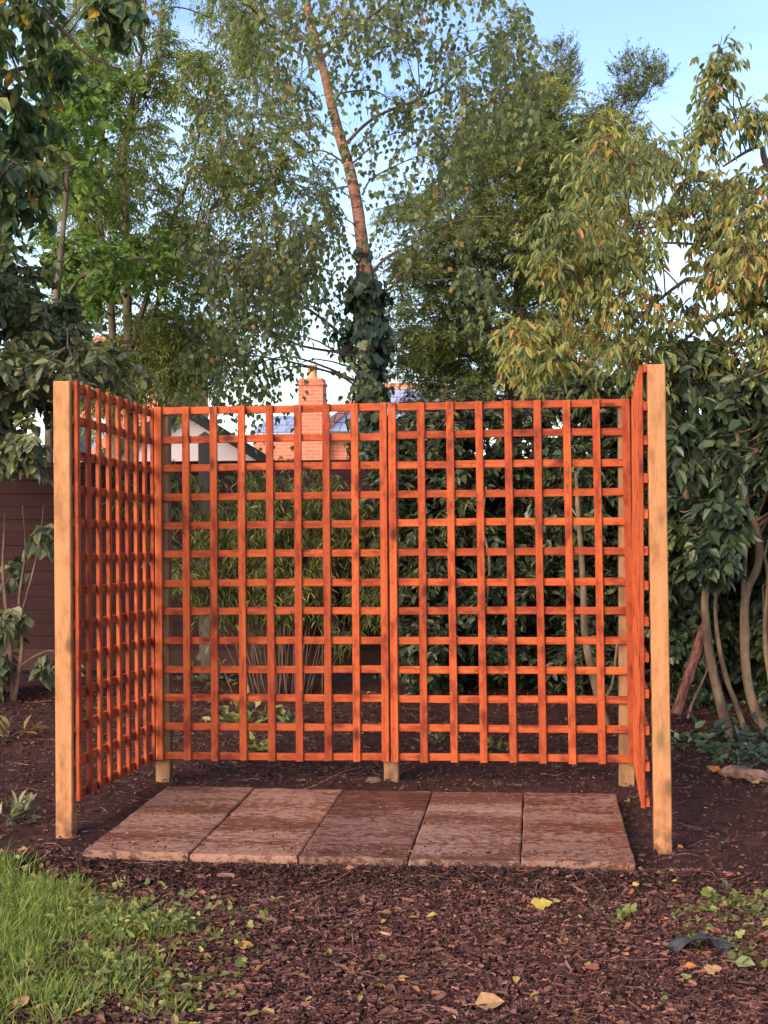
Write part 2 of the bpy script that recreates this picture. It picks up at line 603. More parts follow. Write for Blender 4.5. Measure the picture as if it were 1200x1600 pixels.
def slatemat(name, c1, c2, w=.3, h=.22):
    m, n, b = mat(name)
    t = n.nodes.new('ShaderNodeTexCoord')
    k = n.nodes.new('ShaderNodeTexBrick')
    sp = n.nodes.new('ShaderNodeSeparateXYZ')
    n.links.new(t.outputs['Object'], sp.inputs[0])
    cb = n.nodes.new('ShaderNodeCombineXYZ')
    n.links.new(sp.outputs['X'], cb.inputs[0])
    n.links.new(sp.outputs['Z'], cb.inputs[1])
    k.inputs['Scale'].default_value = 1.0
    k.inputs['Brick Width'].default_value = w
    k.inputs['Row Height'].default_value = h
    k.inputs['Mortar Size'].default_value = .012
    k.inputs['Color1'].default_value = (*c1, 1)
    k.inputs['Color2'].default_value = (*c2, 1)
    k.inputs['Mortar'].default_value = (c1[0]*.3, c1[1]*.3, c1[2]*.3, 1)
    n.links.new(cb.outputs[0], k.inputs['Vector'])
    n.links.new(k.outputs['Color'], b.inputs['Base Color'])
    b.inputs['Roughness'].default_value = .45
    return m


def plainmat(name, c, rough=.6, var=.2, scale=8, ms=(1, 1, 1), spec=.4):
    m, n, b = mat(name)
    x = noise(n, scale, 5, mscale=ms, objrand=True)
    cc = mixc(n, maprange(n, x.outputs['Fac'], .35, .7, 0, 1), c, tuple(v*(1-var) for v in c))
    n.links.new(cc, b.inputs['Base Color'])
    b.inputs['Roughness'].default_value = rough
    b.inputs['Specular IOR Level'].default_value = spec
    bump(n, b, x.outputs['Fac'], .15, .004)
    return m


M['birch_bark'] = birchbark()
M['soil'] = soilmat()
M['slab'] = slabmat()
M['brick'] = brickmat()
M['slate'] = slatemat('blue_grey_slate', (.28, .34, .48), (.34, .40, .54))
M['tile'] = slatemat('orange_roof_tile', (.60, .20, .10), (.68, .26, .13))
M['board'] = plainmat('plum_brown_board', (.040, .017, .019), .8, .3, 5, (.25, 1, 2), .15)
M['capgrey'] = plainmat('weathered_timber', (.12, .10, .085), .85, .45, 12, (1, 1, .15))
M['gravel_board'] = plainmat('gravel_board', (.06, .035, .03), .9, .3, 8, (1, 1, 1), .1)
M['render'] = plainmat('pale_lilac_render', (.62, .56, .66), .85, .06, 2)
M['trim'] = plainmat('dark_roof_trim', (.025, .032, .038), .5, .2)
M['polycarb'] = plainmat('white_roof_panel', (.75, .76, .84), .4, .05)
M['grey_felt'] = plainmat('grey_felt', (.34, .32, .34), .9, .2)
M['dark_glass'] = plainmat('dark_glass', (.03, .035, .04), .1, .1)
M['white_paint'] = plainmat('white_paint', (.75, .73, .72), .5, .05)
M['fabric'] = plainmat('weed_fabric', (.045, .05, .052), .7, .4, 30)
M['deadwood'] = barkmat('dead_wood', (.07, .035, .028), (.24, .14, .11), 22, (1, 1, .2))
M['redlog'] = barkmat('red_brown_timber', (.07, .022, .018), (.26, .11, .085), 30, (1, 1, .12), .4, .7)
M['stone'] = plainmat('brown_stone', (.12, .075, .065), .9, .4, 20)

# ---------------------------------------------------------------- ground
GRASS_PX = [(-60, 1362), (60, 1372), (180, 1378), (300, 1388), (390, 1405), (440, 1440), (400, 1490), (372, 1540), (345, 1640), (-80, 1640)]
GRASS = [onground(*p)[:2] for p in GRASS_PX]
GRASSW = [onground(*p)[:2] for p in ((-60, 1345), (100, 1350), (300, 1362), (450, 1385), (540, 1440), (520, 1520), (470, 1640), (-80, 1640))]


def lawn_density(q):
    """ragged cover of the rough lawn: full at the lower left, breaking up into patches towards the mulch"""
    n_ = (vnoise(q[:, 0]*3.1, q[:, 1]*3.1, 41)-.5)*.5+(vnoise(q[:, 0]*9, q[:, 1]*9, 42)-.5)*.45+(vnoise(q[:, 0]*25, q[:, 1]*25, 43)-.5)*.3
    d = .62-(q[:, 0]-.02)*.90-np.maximum(q[:, 1]+2.25, 0)*1.8
    return np.clip((d+n_)*2.3+.12*(d > -.1), 0, 1)




def relief(x, y):
    h = (vnoise(x*1.1, y*1.1, 1)-.5)*.05+(vnoise(x*3.3, y*3.3, 2)-.5)*.025
    h += (vnoise(x*9, y*9, 3)-.5)*.018+(vnoise(x*24, y*24, 4)-.5)*.012
    flat = np.exp(-(np.maximum(np.abs(x-1.24)-1.15, 0)**2+np.maximum(np.abs(y+.93)-.70, 0)**2)/.010)
    h = h*(1-flat)+flat*(-.02)
    # spoil thrown up along the left and right sides of the paving
    h += .035*np.exp(-((x+.05)/.16)**2)*np.exp(-((y+.6)/.7)**2)
    h += .02*np.exp(-((x-2.55)/.15)**2)*np.exp(-((y+.4)/.7)**2)
    # the mulched strip sits slightly proud in front of the slabs
    h += .036*np.exp(-((y+1.72)/.11)**2)*(np.abs(x-1.2) < 1.6)
    h += .10*np.clip((y-1.2)/3.0, 0, 1)
    return h-.005


def axis(lo, hi, step, far):
    a = np.arange(lo, hi, step)
    o = [step*2]
    while sum(o) < far:
        o.append(o[-1]*1.35)
    o = np.cumsum(o)
    return np.concatenate([lo-o[::-1], a, a[-1]+o])


gx = axis(-4.0, 5.2, .026, 300)
gy = axis(-3.9, 4.2, .026, 300)
GX, GY = np.meshgrid(gx, gy)
GZ = relief(GX, GY)
n1, n0 = GX.shape
idx = np.arange(n1*n0).reshape(n1, n0)
g = MB()
g.add(np.stack([GX, GY, GZ], -1), [np.stack([idx[:-1, :-1], idx[:-1, 1:], idx[1:, 1:], idx[1:, :-1]], -1).reshape(-1, 4)])
tag(g.build('ground', M['soil'], smooth=True), kind='structure')


def ground_pts(n, poly):
    """random points on the ground inside a polygon given in world x,y"""
    P = np.array([p[:2] for p in poly])
    lo, hi = P.min(0), P.max(0)
    out = np.zeros((0, 2))
    while len(out) < n:
        q = rng.uniform(lo, hi, (n*2, 2))
        out = np.vstack([out, q[inpoly(q[:, 0], q[:, 1], P)]])
    out = out[:n]
    return out


def offslab(q):
    return ~((q[:, 0] > .12) & (q[:, 0] < 2.36) & (q[:, 1] > -1.60) & (q[:, 1] < -.27))


def scatter_flat(mb, q, lmin, lmax, wr, shape, lift, tilt, v, hgt=0.0):
    n = len(q)
    z = relief(q[:, 0], q[:, 1])
    P = np.column_stack([q, z+rng.uniform(0, lift, n)+hgt])
    a = rng.uniform(0, 2*np.pi, n)
    D = np.column_stack([np.cos(a), np.sin(a), rng.normal(0, tilt, n)])
    N = np.column_stack([rng.normal(0, tilt*1.3, n), rng.normal(0, tilt*1.3, n), np.ones(n)])
    L = rng.uniform(lmin, lmax, n)
    mb.leaves(P-nrm(D)*L[:, None]*.5, D, N, L, L*rng.uniform(wr*.6, wr*1.3, n), shape, v)


# bark mulch: thousands of thin flakes
MUL = [onground(*p)[:2] for p in ((-60, 1335), (100, 1328), (1000, 1352), (1260, 1390), (1300, 1640), (-100, 1640))]
q = ground_pts(85000, MUL)
q = q[offslab(q)]
q = q[rng.random(len(q)) > lawn_density(q)*.8]
chips = MB()
T, FC = LEAF['lance']


def chipset(mb, q, lmin, lmax, v):
    n = len(q)
    z = relief(q[:, 0], q[:, 1])
    P = np.column_stack([q, z+rng.uniform(-.004, .016, n)])
    a = rng.uniform(0, 2*np.pi, n)
    D = nrm(np.column_stack([np.cos(a), np.sin(a), rng.normal(0, .22, n)]))
    N = np.column_stack([rng.normal(0, .38, n), rng.normal(0, .38, n), np.ones(n)])
    Sd = nrm(np.cross(D, N))
    N = np.cross(Sd, D)
    L = rng.uniform(lmin, lmax, n)*rng.choice([1, 1, 1.7], n)
    Wd = rng.uniform(.35, 1.0, n)*(lmax*.42)
    Tt = rng.uniform(.0015, .005, n)
    Q = []
    for (u, w, t) in ((-.5, -.4, 0), (-.42, .5, 0), (.5, .35, 0), (.40, -.5, 0), (-.46, -.3, 1), (-.38, .4, 1), (.46, .28, 1), (.36, -.4, 1)):
        ju = u*rng.uniform(.7, 1.2, n)
        Q.append(P+D*(L*ju)[:, None]+Sd*(Wd*w)[:, None]+N*(Tt*(t+.0)+L*.10*(abs(u) < .41))[:, None])
    V = np.stack(Q, 1)
    off = np.arange(n)[:, None]*8
    mb.add(V, [off+np.array(f)[None, :] for f in ((4, 5, 6, 7), (0, 1, 5, 4), (1, 2, 6, 5), (2, 3, 7, 6), (3, 0, 4, 7))], v)


wet = np.clip(1-np.abs(q[:, 1]+1.78)/.22, 0, 1)*(q[:, 0] < 2.9)      # damp dark strip of mulch in front of the slabs
chipset(chips, q, .006, .021, rng.random(len(q))**(1.25+1.6*wet)*(1-.35*wet))
q = ground_pts(4500, MUL)
q = q[offslab(q) & (lawn_density(q) < .3)]
chipset(chips, q, .018, .05, rng.random(len(q))**1.1)

n_ = 420
q = np.column_stack([rng.uniform(.16, 2.32, n_), -1.58+1.28*rng.random(n_)**1.6*rng.choice([0.12, .12, 1, .5], n_)])
zsave = relief


def relief_slab(x, y):
    return np.full(np.shape(x), .042)


relief = relief_slab
chipset(chips, q, .004, .015, rng.random(n_))
relief = zsave
tag(chips.build('bark_mulch', M['bark_chip']), 'dark purple brown bark mulch spread in front of the paving', 'mulch', kind='stuff')
# crumbs and small debris over the soil bed
BED = [onground(*p)[:2] for p in ((-120, 1100), (60, 1085), (1260, 1100), (1400, 1400), (1000, 1360), (100, 1335), (-200, 1350))]
q = ground_pts(26000, BED)
q = q[offslab(q)]
cr = MB()
chipset(cr, q[:16000], .006, .020, rng.random(len(q[:16000]))**1.8*.9)
tag(cr.build('soil_crumbs', M['bark_chip']), 'crumbly dark soil debris and shreds over the bare bed', 'soil debris', kind='stuff')
# clods
q = ground_pts(3000, BED)
q = q[offslab(q)]
cl = MB()
n = len(q)
z = relief(q[:, 0], q[:, 1])
octa = nrm(np.array([[1, 0, 0], [-1, 0, 0], [0, 1, 0], [0, -1, 0], [0, 0, 1], [0, 0, -1.0], [.7, .7, .3], [-.7, .6, .2]]))[:6]
r = rng.uniform(.004, .014, n)*rng.choice([1, 1, 1.6], n)
V = np.column_stack([q, z+r*.2])[:, None, :]+octa[None]*r[:, None, None]*rng.uniform(.45, 1.4, (n, 6, 1))
off = np.arange(n)[:, None]*6
cl.add(V, [off+np.array(f)[None] for f in ((0, 2, 4), (2, 1, 4), (1, 3, 4), (3, 0, 4), (2, 0, 5), (1, 2, 5), (3, 1, 5), (0, 3, 5))], rng.random(n)*.6)
tag(cl.build('soil_clods', M['bark_chip']), 'lumpy dark clods of dug soil around the trellis', 'soil clods', kind='stuff')

# leaf litter and twigs
lit = MB()
q = ground_pts(900, MUL)
q = q[offslab(q)]
scatter_flat(lit, q, .012, .04, .5, 'ovate', .02, .35, rng.random(len(q)), .008)
q = ground_pts(650, BED)
q = q[offslab(q)]
scatter_flat(lit, q, .012, .04, .5, 'ovate', .015, .35, rng.random(len(q)), .006)
q = ground_pts(420, GRASS)
scatter_flat(lit, q, .015, .045, .45, 'lance', .03, .4, rng.random(len(q)), .012)
tag(lit.build('leaf_litter', M['litter']), 'small brown and olive dead leaves scattered over mulch and soil', 'leaf litter', kind='stuff')
tw = MB()
q = np.vstack([ground_pts(420, MUL), ground_pts(420, BED)])
q = q[offslab(q)]
n = len(q)
a = rng.uniform(0, 2*np.pi, n)
L = rng.uniform(.04, .16, n)
k = np.linspace(-.5, .5, 4)[None, :]
X = q[:, 0:1]+np.cos(a)[:, None]*L[:, None]*k+rng.normal(0, .005, (n, 4))
Y = q[:, 1:2]+np.sin(a)[:, None]*L[:, None]*k+rng.normal(0, .005, (n, 4))
Z = relief(X, Y)+.012+rng.uniform(0, .012, (n, 4))
tw.tubes(np.stack([X, Y, Z], -1), rng.uniform(.001, .0022, n), .0007)
tag(tw.build('twig_litter', M['deadwood']), 'thin pale twigs and straw lying on the soil and mulch', 'twigs', kind='stuff')

# ---------------------------------------------------------------- paving
SU, SV, SW, SDp, STOP = .1357, 1.5854, 2.2069, 1.308, .032
slab_labels = ['leftmost mottled pinkish paving slab beside the left trellis panel',
               'second paving slab from the left, pale mottled with brown stains',
               'middle paving slab, the smoothest and darkest of the five',
               'fourth paving slab from the left, pale pink with fine flecks',
               'rightmost paving slab beside the right hand posts']
tint = [(1.0, .88, .80, 1), (1.10, .98, .90, 1), (.70, .62, .62, 1), (1.02, 1.0, 1.0, 1), (.95, .84, .78, 1)]
for i in range(5):
    w = SW/5
    x0 = SU+i*w+(.003 if i else 0)
    x1 = SU+(i+1)*w-(.003 if i < 4 else 0)
    cx = (x0+x1)/2
    cy_ = -SV+SDp/2
    mb = MB()
    nx, ny = 22, 60
    X = np.concatenate([[x0, x0+.002, x0+.006], np.linspace(x0+.02, x1-.02, nx-6), [x1-.006, x1-.002, x1]])
    Y = np.concatenate([[-SV, -SV+.002, -SV+.006], np.linspace(-SV+.02, -SV+SDp-.02, ny-6), [-SV+SDp-.006, -SV+SDp-.002, -SV+SDp]])
    GXs, GYs = np.meshgrid(X, Y)
    hh = (vnoise(GXs*7+i*9, GYs*22, 11)-.5)*.004+(vnoise(GXs*24, GYs*60+i*3, 12)-.5)*.002
    # a riven step across the slab
    stp = [.655, .96, .3, .9, .98][i]
    hh = hh+np.where(GYs+SV > stp, .003, 0)*(i != 2)
    edge = np.minimum(np.minimum(GXs-x0, x1-GXs), np.minimum(GYs+SV, -SV+SDp-GYs))
    hh = hh-.004*np.exp(-(edge/.003)**2)
    jx = (vnoise(GYs*9, GYs*0+i, 5)-.5)*.006*(np.abs(GXs-cx) > w/2-.006)*np.sign(cx-GXs)*(-1 if i in (0, 4) else .3)
    jy = (vnoise(GXs*12, GXs*0+i, 6)-.5)*.008*(GYs < -SV+.001)
    zz = STOP+hh+[.004, 0, .002, -.001, .003][i]
    top = np.stack([GXs+jx, GYs+jy, zz], -1).reshape(-1, 3)
    id_ = np.arange(nx*ny).reshape(ny, nx)
    mb.add(top, [np.stack([id_[:-1, :-1], id_[:-1, 1:], id_[1:, 1:], id_[1:, :-1]], -1).reshape(-1, 4)])
    ringi = np.concatenate([id_[0, :], id_[1:, -1], id_[-1, :-1][::-1], id_[1:-1, 0][::-1]])
    rt_ = top[ringi]
    rb = rt_.copy()
    rb[:, 2] = STOP-.055
    rm = rt_.copy()
    rm[:, 2] = STOP-.025
    rm[:, :2] += rng.normal(0, .0015, (len(rm), 2))
    m_ = len(ringi)
    ii = np.arange(m_)
    jj = (ii+1) % m_
    mb.add(np.vstack([rt_, rm, rb]), [np.stack([ii, ii+m_, jj+m_, jj], -1), np.stack([ii+m_, ii+2*m_, jj+2*m_, jj+m_], -1)])
    o = mb.build('paving_slab', M['slab'], loc=(cx, cy_, 0))
    o.color = tint[i]
    tag(o, slab_labels[i], 'paving slab', 'paving slabs laid inside the trellis')

# ---------------------------------------------------------------- trellis
BW, BT = .038, .0175


def batten_mesh(L, seed):
    """a sawn batten along local Z, from 0 to L"""
    r = random.Random(seed)
    mb = MB()
    n = 14
    ch = .0025
    prof = [(-BW/2, -BT/2+ch), (-BW/2+ch, -BT/2), (BW/2-ch, -BT/2), (BW/2, -BT/2+ch),
            (BW/2, BT/2-ch), (BW/2-ch, BT/2), (-BW/2+ch, BT/2), (-BW/2, BT/2-ch)]
    ph = r.uniform(0, 6.28)
    am = r.uniform(-.0022, .0022)
    V = []
    for k in range(n+1):
        t = k/n
        bx_ = am*math.sin(math.pi*t)+.0006*math.sin(ph+9*t)
        by_ = am*.5*math.sin(math.pi*t*2+ph)*.6
        sc_ = 1+r.uniform(-.02, .02)
        e = 0
        for (x, y) in prof:
            zj = (r.uniform(-.002, .001) if k in (0, n) else 0)
            V.append((x*sc_+bx_+r.uniform(-.0003, .0003), y*1.0+by_, t*L+zj))
    Fq = [(k*8+j, k*8+(j+1) % 8, (k+1)*8+(j+1) % 8, (k+1)*8+j) for k in range(n) for j in range(8)]
    mb.add(V, [Fq, [tuple(range(8))[::-1]], [tuple(range(n*8, n*8+8))]])
    if L > 1.5:                       # galvanised staples at the crossings, one face each way
        for k in range(13):
            zc = BW/2+k*(VL-BW)/12+r.uniform(-.005, .005)
            for sy in (-1, 1):
                mb.box((r.uniform(-.006, .006), sy*(BT/2+.0002), zc), (.0035, .0016, .011), 1.0)
    return mb


VL, HL = 1.83, 1.214
vproto = [batten_mesh(VL, 10+i) for i in range(5)]
hproto = [batten_mesh(HL, 50+i) for i in range(5)]
vmesh, hmesh = [], []
for lst, out, nm in ((vproto, vmesh, 'upright'), (hproto, hmesh, 'crosspiece')):
    for mb in lst:
        o = mb.build(nm, M['trellis'])
        out.append(o.data)
        bpy.data.objects.remove(o)
HP = .147


def trellis(origin, ux, out, z0, shear, label, tilt=0.0, seed=0):
    """origin: lower corner; ux: unit direction of width; out: unit direction the uprights face"""
    r = random.Random(seed)
    root = empty('trellis_panel', origin)
    tag(root, label, 'trellis panel', 'orange stained trellis panels')
    ux = Vector(ux)
    out = Vector(out)
    for k in range(9):
        o = bpy.data.objects.new('upright', vmesh[r.randrange(5)])
        COL.objects.link(o)
        o.parent = root
        d = BW/2+k*HP
        sh = shear[0]+(shear[1]-shear[0])*k/8+r.uniform(-.0025, .0025)
        zax = Vector(ux*(-sh/VL)+Vector((0, 0, 1))).normalized()
        yax = out
        xax = yax.cross(zax).normalized()
        yax = zax.cross(xax)
        p = ux*(d+sh)+out*(-BT/2)+Vector((0, 0, z0+tilt*d+r.uniform(-.003, .003)))
        if r.random() < .5:
            xax, yax = -xax, -yax
        o.matrix_local = Matrix(((xax.x, yax.x, zax.x, p.x), (xax.y, yax.y, zax.y, p.y), (xax.z, yax.z, zax.z, p.z), (0, 0, 0, 1)))
    for k in range(13):
        o = bpy.data.objects.new('crosspiece', hmesh[r.randrange(5)])
        COL.objects.link(o)
        o.parent = root
        h = BW/2+k*(VL-BW)/12
        f = 1-h/VL
        slope = tilt+r.uniform(-.002, .002)
        zax = Vector(ux+Vector((0, 0, slope))).normalized()
        yax = out
        xax = yax.cross(zax).normalized()
        yax = zax.cross(xax)
        p = ux*(shear[0]*f)+out*(-BT*1.5-.0008)+Vector((0, 0, z0+h+r.uniform(-.003, .003)))
        if r.random() < .5:
            xax, yax = -xax, -yax
        o.matrix_local = Matrix(((xax.x, yax.x, zax.x, p.x), (xax.y, yax.y, zax.y, p.y), (xax.z, yax.z, zax.z, p.z), (0, 0, 0, 1)))
    return root


HB = .12
trellis((0, 0, 0), (1, 0, 0), (0, -1, 0), HB-.003, (0.0, .005), 'left half of the rear trellis, in front of the feathery bamboo', 0.006, seed=1)
trellis((1.222, 0, 0), (1, 0, 0), (0, -1, 0), HB+.004, (.008, .026), 'right half of the rear trellis, in front of the dark hedge', 0.004, seed=2)
# side panels: width runs from the rear towards the camera
dl, dr = .0066, .043
vl = Vector((dl*-1, -1, .0283)).normalized()
trellis((-.006+.045*dl, .045, 0), (vl.x, vl.y, 0), (1, 0, 0), HB-.0064-.0013, (0, .004), 'left side trellis seen at an angle, fixed to the tall left post', .0283, seed=3)
vr = Vector((-dr, -1, 0)).normalized()
trellis((2.4447, .045-.045, 0), (vr.x, vr.y, 0), (-1, dr, 0), HB+.009, (0, .006), 'right side trellis seen almost edge on beside the right post', .0374, seed=4)


def post(cx, cy_, w, z1, matn, label, lean=(0, 0), seed=0, z0=-.35):
    r = random.Random(seed)
    mb = MB()
    n = 16
    c = .004
    h = w/2
    prof = [(-h, -h+c), (-h+c, -h), (h-c, -h), (h, -h+c), (h, h-c), (h-c, h), (-h+c, h), (-h, h-c)]
    V = []
    for k in range(n+1):
        t = k/n
        z = z0+(z1-z0)*t
        bx_ = .003*math.sin(3.1*t+seed)
        for (x, y) in prof:
            V.append((x*(1+r.uniform(-.006, .006))+bx_, y+r.uniform(-.0004, .0004), z))
    V += [(x*.93+.003*math.sin(3.1+seed), y*.93, z1+.003) for (x, y) in prof]
    n2 = n+1
    Fq = [(k*8+j, k*8+(j+1) % 8, (k+1)*8+(j+1) % 8, (k+1)*8+j) for k in range(n2) for j in range(8)]
    mb.add(V, [Fq, [tuple(range(8))[::-1]], [tuple(range(n2*8, n2*8+8))]])
    o = mb.build('timber_post', M[matn])
    o.location = (cx, cy_, 0)
    o.rotation_euler = (lean[1], lean[0], 0)
    tag(o, label, 'post', 'square timber posts holding the trellis')
    return o


post(-.080, -1.160, .074, 1.972, 'post', 'tall pale timber post at the front left corner', (.003, 0), 1)
post(2.481, -1.187, .073, 2.000, 'post', 'tall pale timber post at the front right corner', (-.007, 0), 2)
post(.026, .078, .075, 1.905, 'post_back', 'dark brown timber post behind the left end of the rear trellis', (0, 0), 3)
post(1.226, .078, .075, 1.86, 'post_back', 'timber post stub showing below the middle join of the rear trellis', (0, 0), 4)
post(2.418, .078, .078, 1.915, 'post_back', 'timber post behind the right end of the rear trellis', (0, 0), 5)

# small soil heaps round the post feet are in the relief; shavings on top of the battens are too small to read

# ---------------------------------------------------------------- fence
FZ = 11.2


def fence_x(px):
    p = at(px, 900, FZ)
    return p[0]


FY = at(150, 900, 11.2)[1]
fxs = [fence_x(-36-356*1), fence_x(-36), fence_x(326), fence_x(682), fence_x(1040), fence_x(1396)]
flab = ['plum brown boarded fence panel beyond the left edge shrubs', 'plum brown boarded fence panel behind the left side trellis',
        'plum brown boarded fence panel behind the bamboo', 'plum brown boarded fence panel behind the dark hedge',
        'plum brown boarded fence panel behind the right hand shrubs']
for i in range(5):
    x0, x1 = fxs[i]+.05, fxs[i+1]-.05
    root = empty('board_fence', ((x0+x1)/2, FY, 0))
    tag(root, flab[i], 'fence panel', 'boarded fence along the back of the garden')
    L = x1-x0
    mb = MB()
    zb = .30
    bh = .1045
    for k in range(14):
        za = zb+k*bh
        # shiplap profile
        V = []
        for sx in (-L/2, L/2):
            V += [(sx, -.012, za), (sx, -.012, za+bh-.016), (sx, -.004, za+bh-.008), (sx, -.004, za+bh), (sx, .012, za+bh), (sx, .012, za)]
        V = np.array(V)+np.array([0, rng.normal(0, .0012), 0])
        mb.add(V, [[(j, (j+1) % 6, (j+1) % 6+6, j+6) for j in range(6)], [(5, 4, 3, 2, 1, 0)], [(6, 7, 8, 9, 10, 11)]])
    mb.build('boards', M['board'], root)
    mb = MB()
    mb.box((0, 0, zb+14*bh+.02), (L, .05, .04))
    mb.build('top_rail', M['board'], root)
    mb = MB()
    mb.box((0, 0, .21), (L, .04, .17))
    mb.build('gravel_board', M['gravel_board'], root)
plab = ['fence post past the left edge of the view', 'fence post at the left edge behind the shrubs', 'weathered fence post seen through the left rear trellis, beside the bamboo',
        'fence post between bamboo and hedge', 'fence post behind the hedge near the right post', 'fence post past the right edge of the view']
for i, x in enumerate(fxs):
    mb = MB()
    hz = 2.0 if i == 2 else 1.86
    mb.box((0, 0, hz/2-.1), (.09, .09, hz+.2))
    V = np.array([(-.05, -.05, hz), (.05, -.05, hz), (.05, .05, hz), (-.05, .05, hz), (0, 0, hz+.04)])
    mb.add(V, [[(0, 1, 4), (1, 2, 4), (2, 3, 4), (3, 0, 4)], [(3, 2, 1, 0)]])
    o = mb.build('fence_post', M['capgrey'])
    o.location = (x, FY, 0)
    tag(o, plab[i], 'fence post', 'posts of the back fence')

# ---------------------------------------------------------------- buildings beyond
# brick house with chimney
H = at(500, 795, 30)
hx, hy = H[0], H[1]
root = empty('brick_house', (hx, hy, 0))
tag(root, 'red brick house with slate roof and tall chimney behind the fence', 'house')
s30 = F_PX/30
L_ = (395-500)/s30
R_ = (720-500)/s30
EA = 1.41+(795-672)/s30
RI = 1.41+(795-590)/s30
mb = MB()
mb.box(((L_+R_)/2, 2.5, EA/2), (R_-L_, 5, EA))
wl = mb.build('wall', M['brick'], root)
mb = MB()
a0, a1 = L_+1.55, R_+.2
V = [(a0, -.25, EA-.05), (a1, -.25, EA-.05), (a1, 5.25, EA-.05), (a0, 5.25, EA-.05), (a0+.75, 2.5, RI), (a1-.8, 2.5, RI)]
V += [(x, y, z-.08) for x, y, z in V[:4]]
mb.add(V, [[(0, 1, 5, 4), (2, 3, 4, 5), (0, 6, 7, 1), (2, 8, 9, 3), (1, 7, 8, 2), (3, 9, 6, 0)], [(1, 2, 5), (3, 0, 4)], [(9, 8, 7, 6)]])
rf = mb.build('roof', M['slate'], root)
mb = MB()
for (p, q_) in (((a0, -.25, EA), (a0+.75, 2.5, RI)), ((a0+.75, 2.5, RI), (a1-.8, 2.5, RI)), ((a1, -.25, EA), (a1-.8, 2.5, RI))):
    P = np.linspace(p, q_, 12)
    mb.tube(P, np.full(12, .10), 6, .15)
mb.build('ridge_tiles', M['tile'], rf)
mb = MB()
mb.box(((a0+a1)/2, -.30, EA-.10), (a1-a0, .11, .10))
mb.build('gutter', M['trim'], root)
# lean-to part with low parapet at the left
mb = MB()
mb.add([(L_-.05, -.1, EA-.02), (a0-.02, -.1, EA-.02), (a0-.02, 2.4, EA+.5), (L_-.05, 2.4, EA+.5), (L_-.05, -.1, EA-.08), (a0-.02, -.1, EA-.08), (a0-.02, 2.4, EA+.42), (L_-.05, 2.4, EA+.42)],
       [[(0, 1, 2, 3), (7, 6, 5, 4), (0, 4, 5, 1), (1, 5, 6, 2), (2, 6, 7, 3), (3, 7, 4, 0)]])
mb.build('low_roof', M['slate'], root)
cxh = (491-500)/s30
mb = MB()
CT = 1.41+(795-604)/s30
mb.box((cxh, -.15, CT/2), (.53, .55, CT))
mb.box((cxh, -.15, CT+.04), (.57, .59, .06))
mb.box((cxh, -.15, CT+.12), (.50, .52, .08))
ch = mb.build('chimney', M['brick'], root)
mb = MB()
mb.tube([(cxh, -.15, CT+.16), (cxh, -.15, CT+.30), (cxh, -.15, CT+.46)], [.12, .10, .11], 12)
mb.build('chimney_pot', M['tile'], ch)
f = MB()
f.box((1.7, -.03, 1.2), (1.1, .06, 1.0))
wf = f.build('window', M['white_paint'], root)
f = MB()
f.box((1.7, -.065, 1.2), (.98, .012, .88))
f.build('pane', M['dark_glass'], wf)

# distant orange roofed house
H = at(178, 795, 45)
root = empty('distant_house', (H[0], H[1], 0))
tag(root, 'distant house with an orange tiled roof glimpsed through the left tree', 'house')
s45 = F_PX/45
ea = 1.41+(795-552)/s45
ri = 1.41+(795-502)/s45
mb = MB()
mb.box((0, 3, ea/2), (3.4, 6, ea))
mb.build('wall', M['brick'], root)
mb = MB()
V = [(-1.9, -.3, ea-.1), (1.9, -.3, ea-.1), (1.9, 6.3, ea-.1), (-1.9, 6.3, ea-.1), (-1.5, 3, ri), (1.5, 3, ri)]
mb.add(V, [[(0, 1, 5, 4), (2, 3, 4, 5)], [(1, 2, 5), (3, 0, 4)], [(3, 2, 1, 0)]])
mb.build('roof', M['tile'], root)
for dx in (-.8, .8):
    f = MB()
    f.box((dx, -.03, ea-.9), (.8, .06, 1.0))
    wf = f.build('window', M['white_paint'], root)
    f = MB()
    f.box((dx, -.065, ea-.9), (.68, .012, .88))
    f.build('pane', M['dark_glass'], wf)

# pale gabled summerhouse with glazed lean-to roof
ZS = 17.0
s17 = F_PX/ZS
H = at(283, 795, ZS)
root = empty('summerhouse', (H[0], H[1], 0))
root.rotation_euler = (0, 0, .30)
tag(root, 'pale lilac gabled summerhouse with dark roof trim behind the fence', 'summerhouse')


def sz(py):
    return 1.41+(795-py)/s17


def sx_(px):
    return (px-283)/s17


apex = sz(643)
sl_ = (sz(643)-sz(714))/(sx_(398)-sx_(283))
eav = .62*0+apex-sl_*1.15
mb = MB()
poly = [(-1.10, 0), (1.10, 0), (1.10, apex-sl_*1.10), (0, apex), (-1.10, apex-sl_*1.10)]
mb.prism(poly, 0, 3.0)
mb.build('wall', M['render'], root)
mb = MB()
for s_ in (-1, 1):
    poly = [(0, apex+.03), (s_*1.25, apex+.03-sl_*1.25), (s_*1.25, apex+.13-sl_*1.25), (0, apex+.13)]
    if s_ < 0:
        poly = poly[::-1]
    mb.prism(poly, -.10, 3.1)
rf = mb.build('roof', M['trim'], root)
mb = MB()
for s_ in (-1, 1):
    poly = [(0, apex-.02), (s_*1.22, apex-.02-sl_*1.22), (s_*1.22, apex+.075-sl_*1.22), (0, apex+.075)]
    if s_ < 0:
        poly = poly[::-1]
    mb.prism(poly, -.14, -.105)
mb.build('bargeboard', M['trim'], rf)
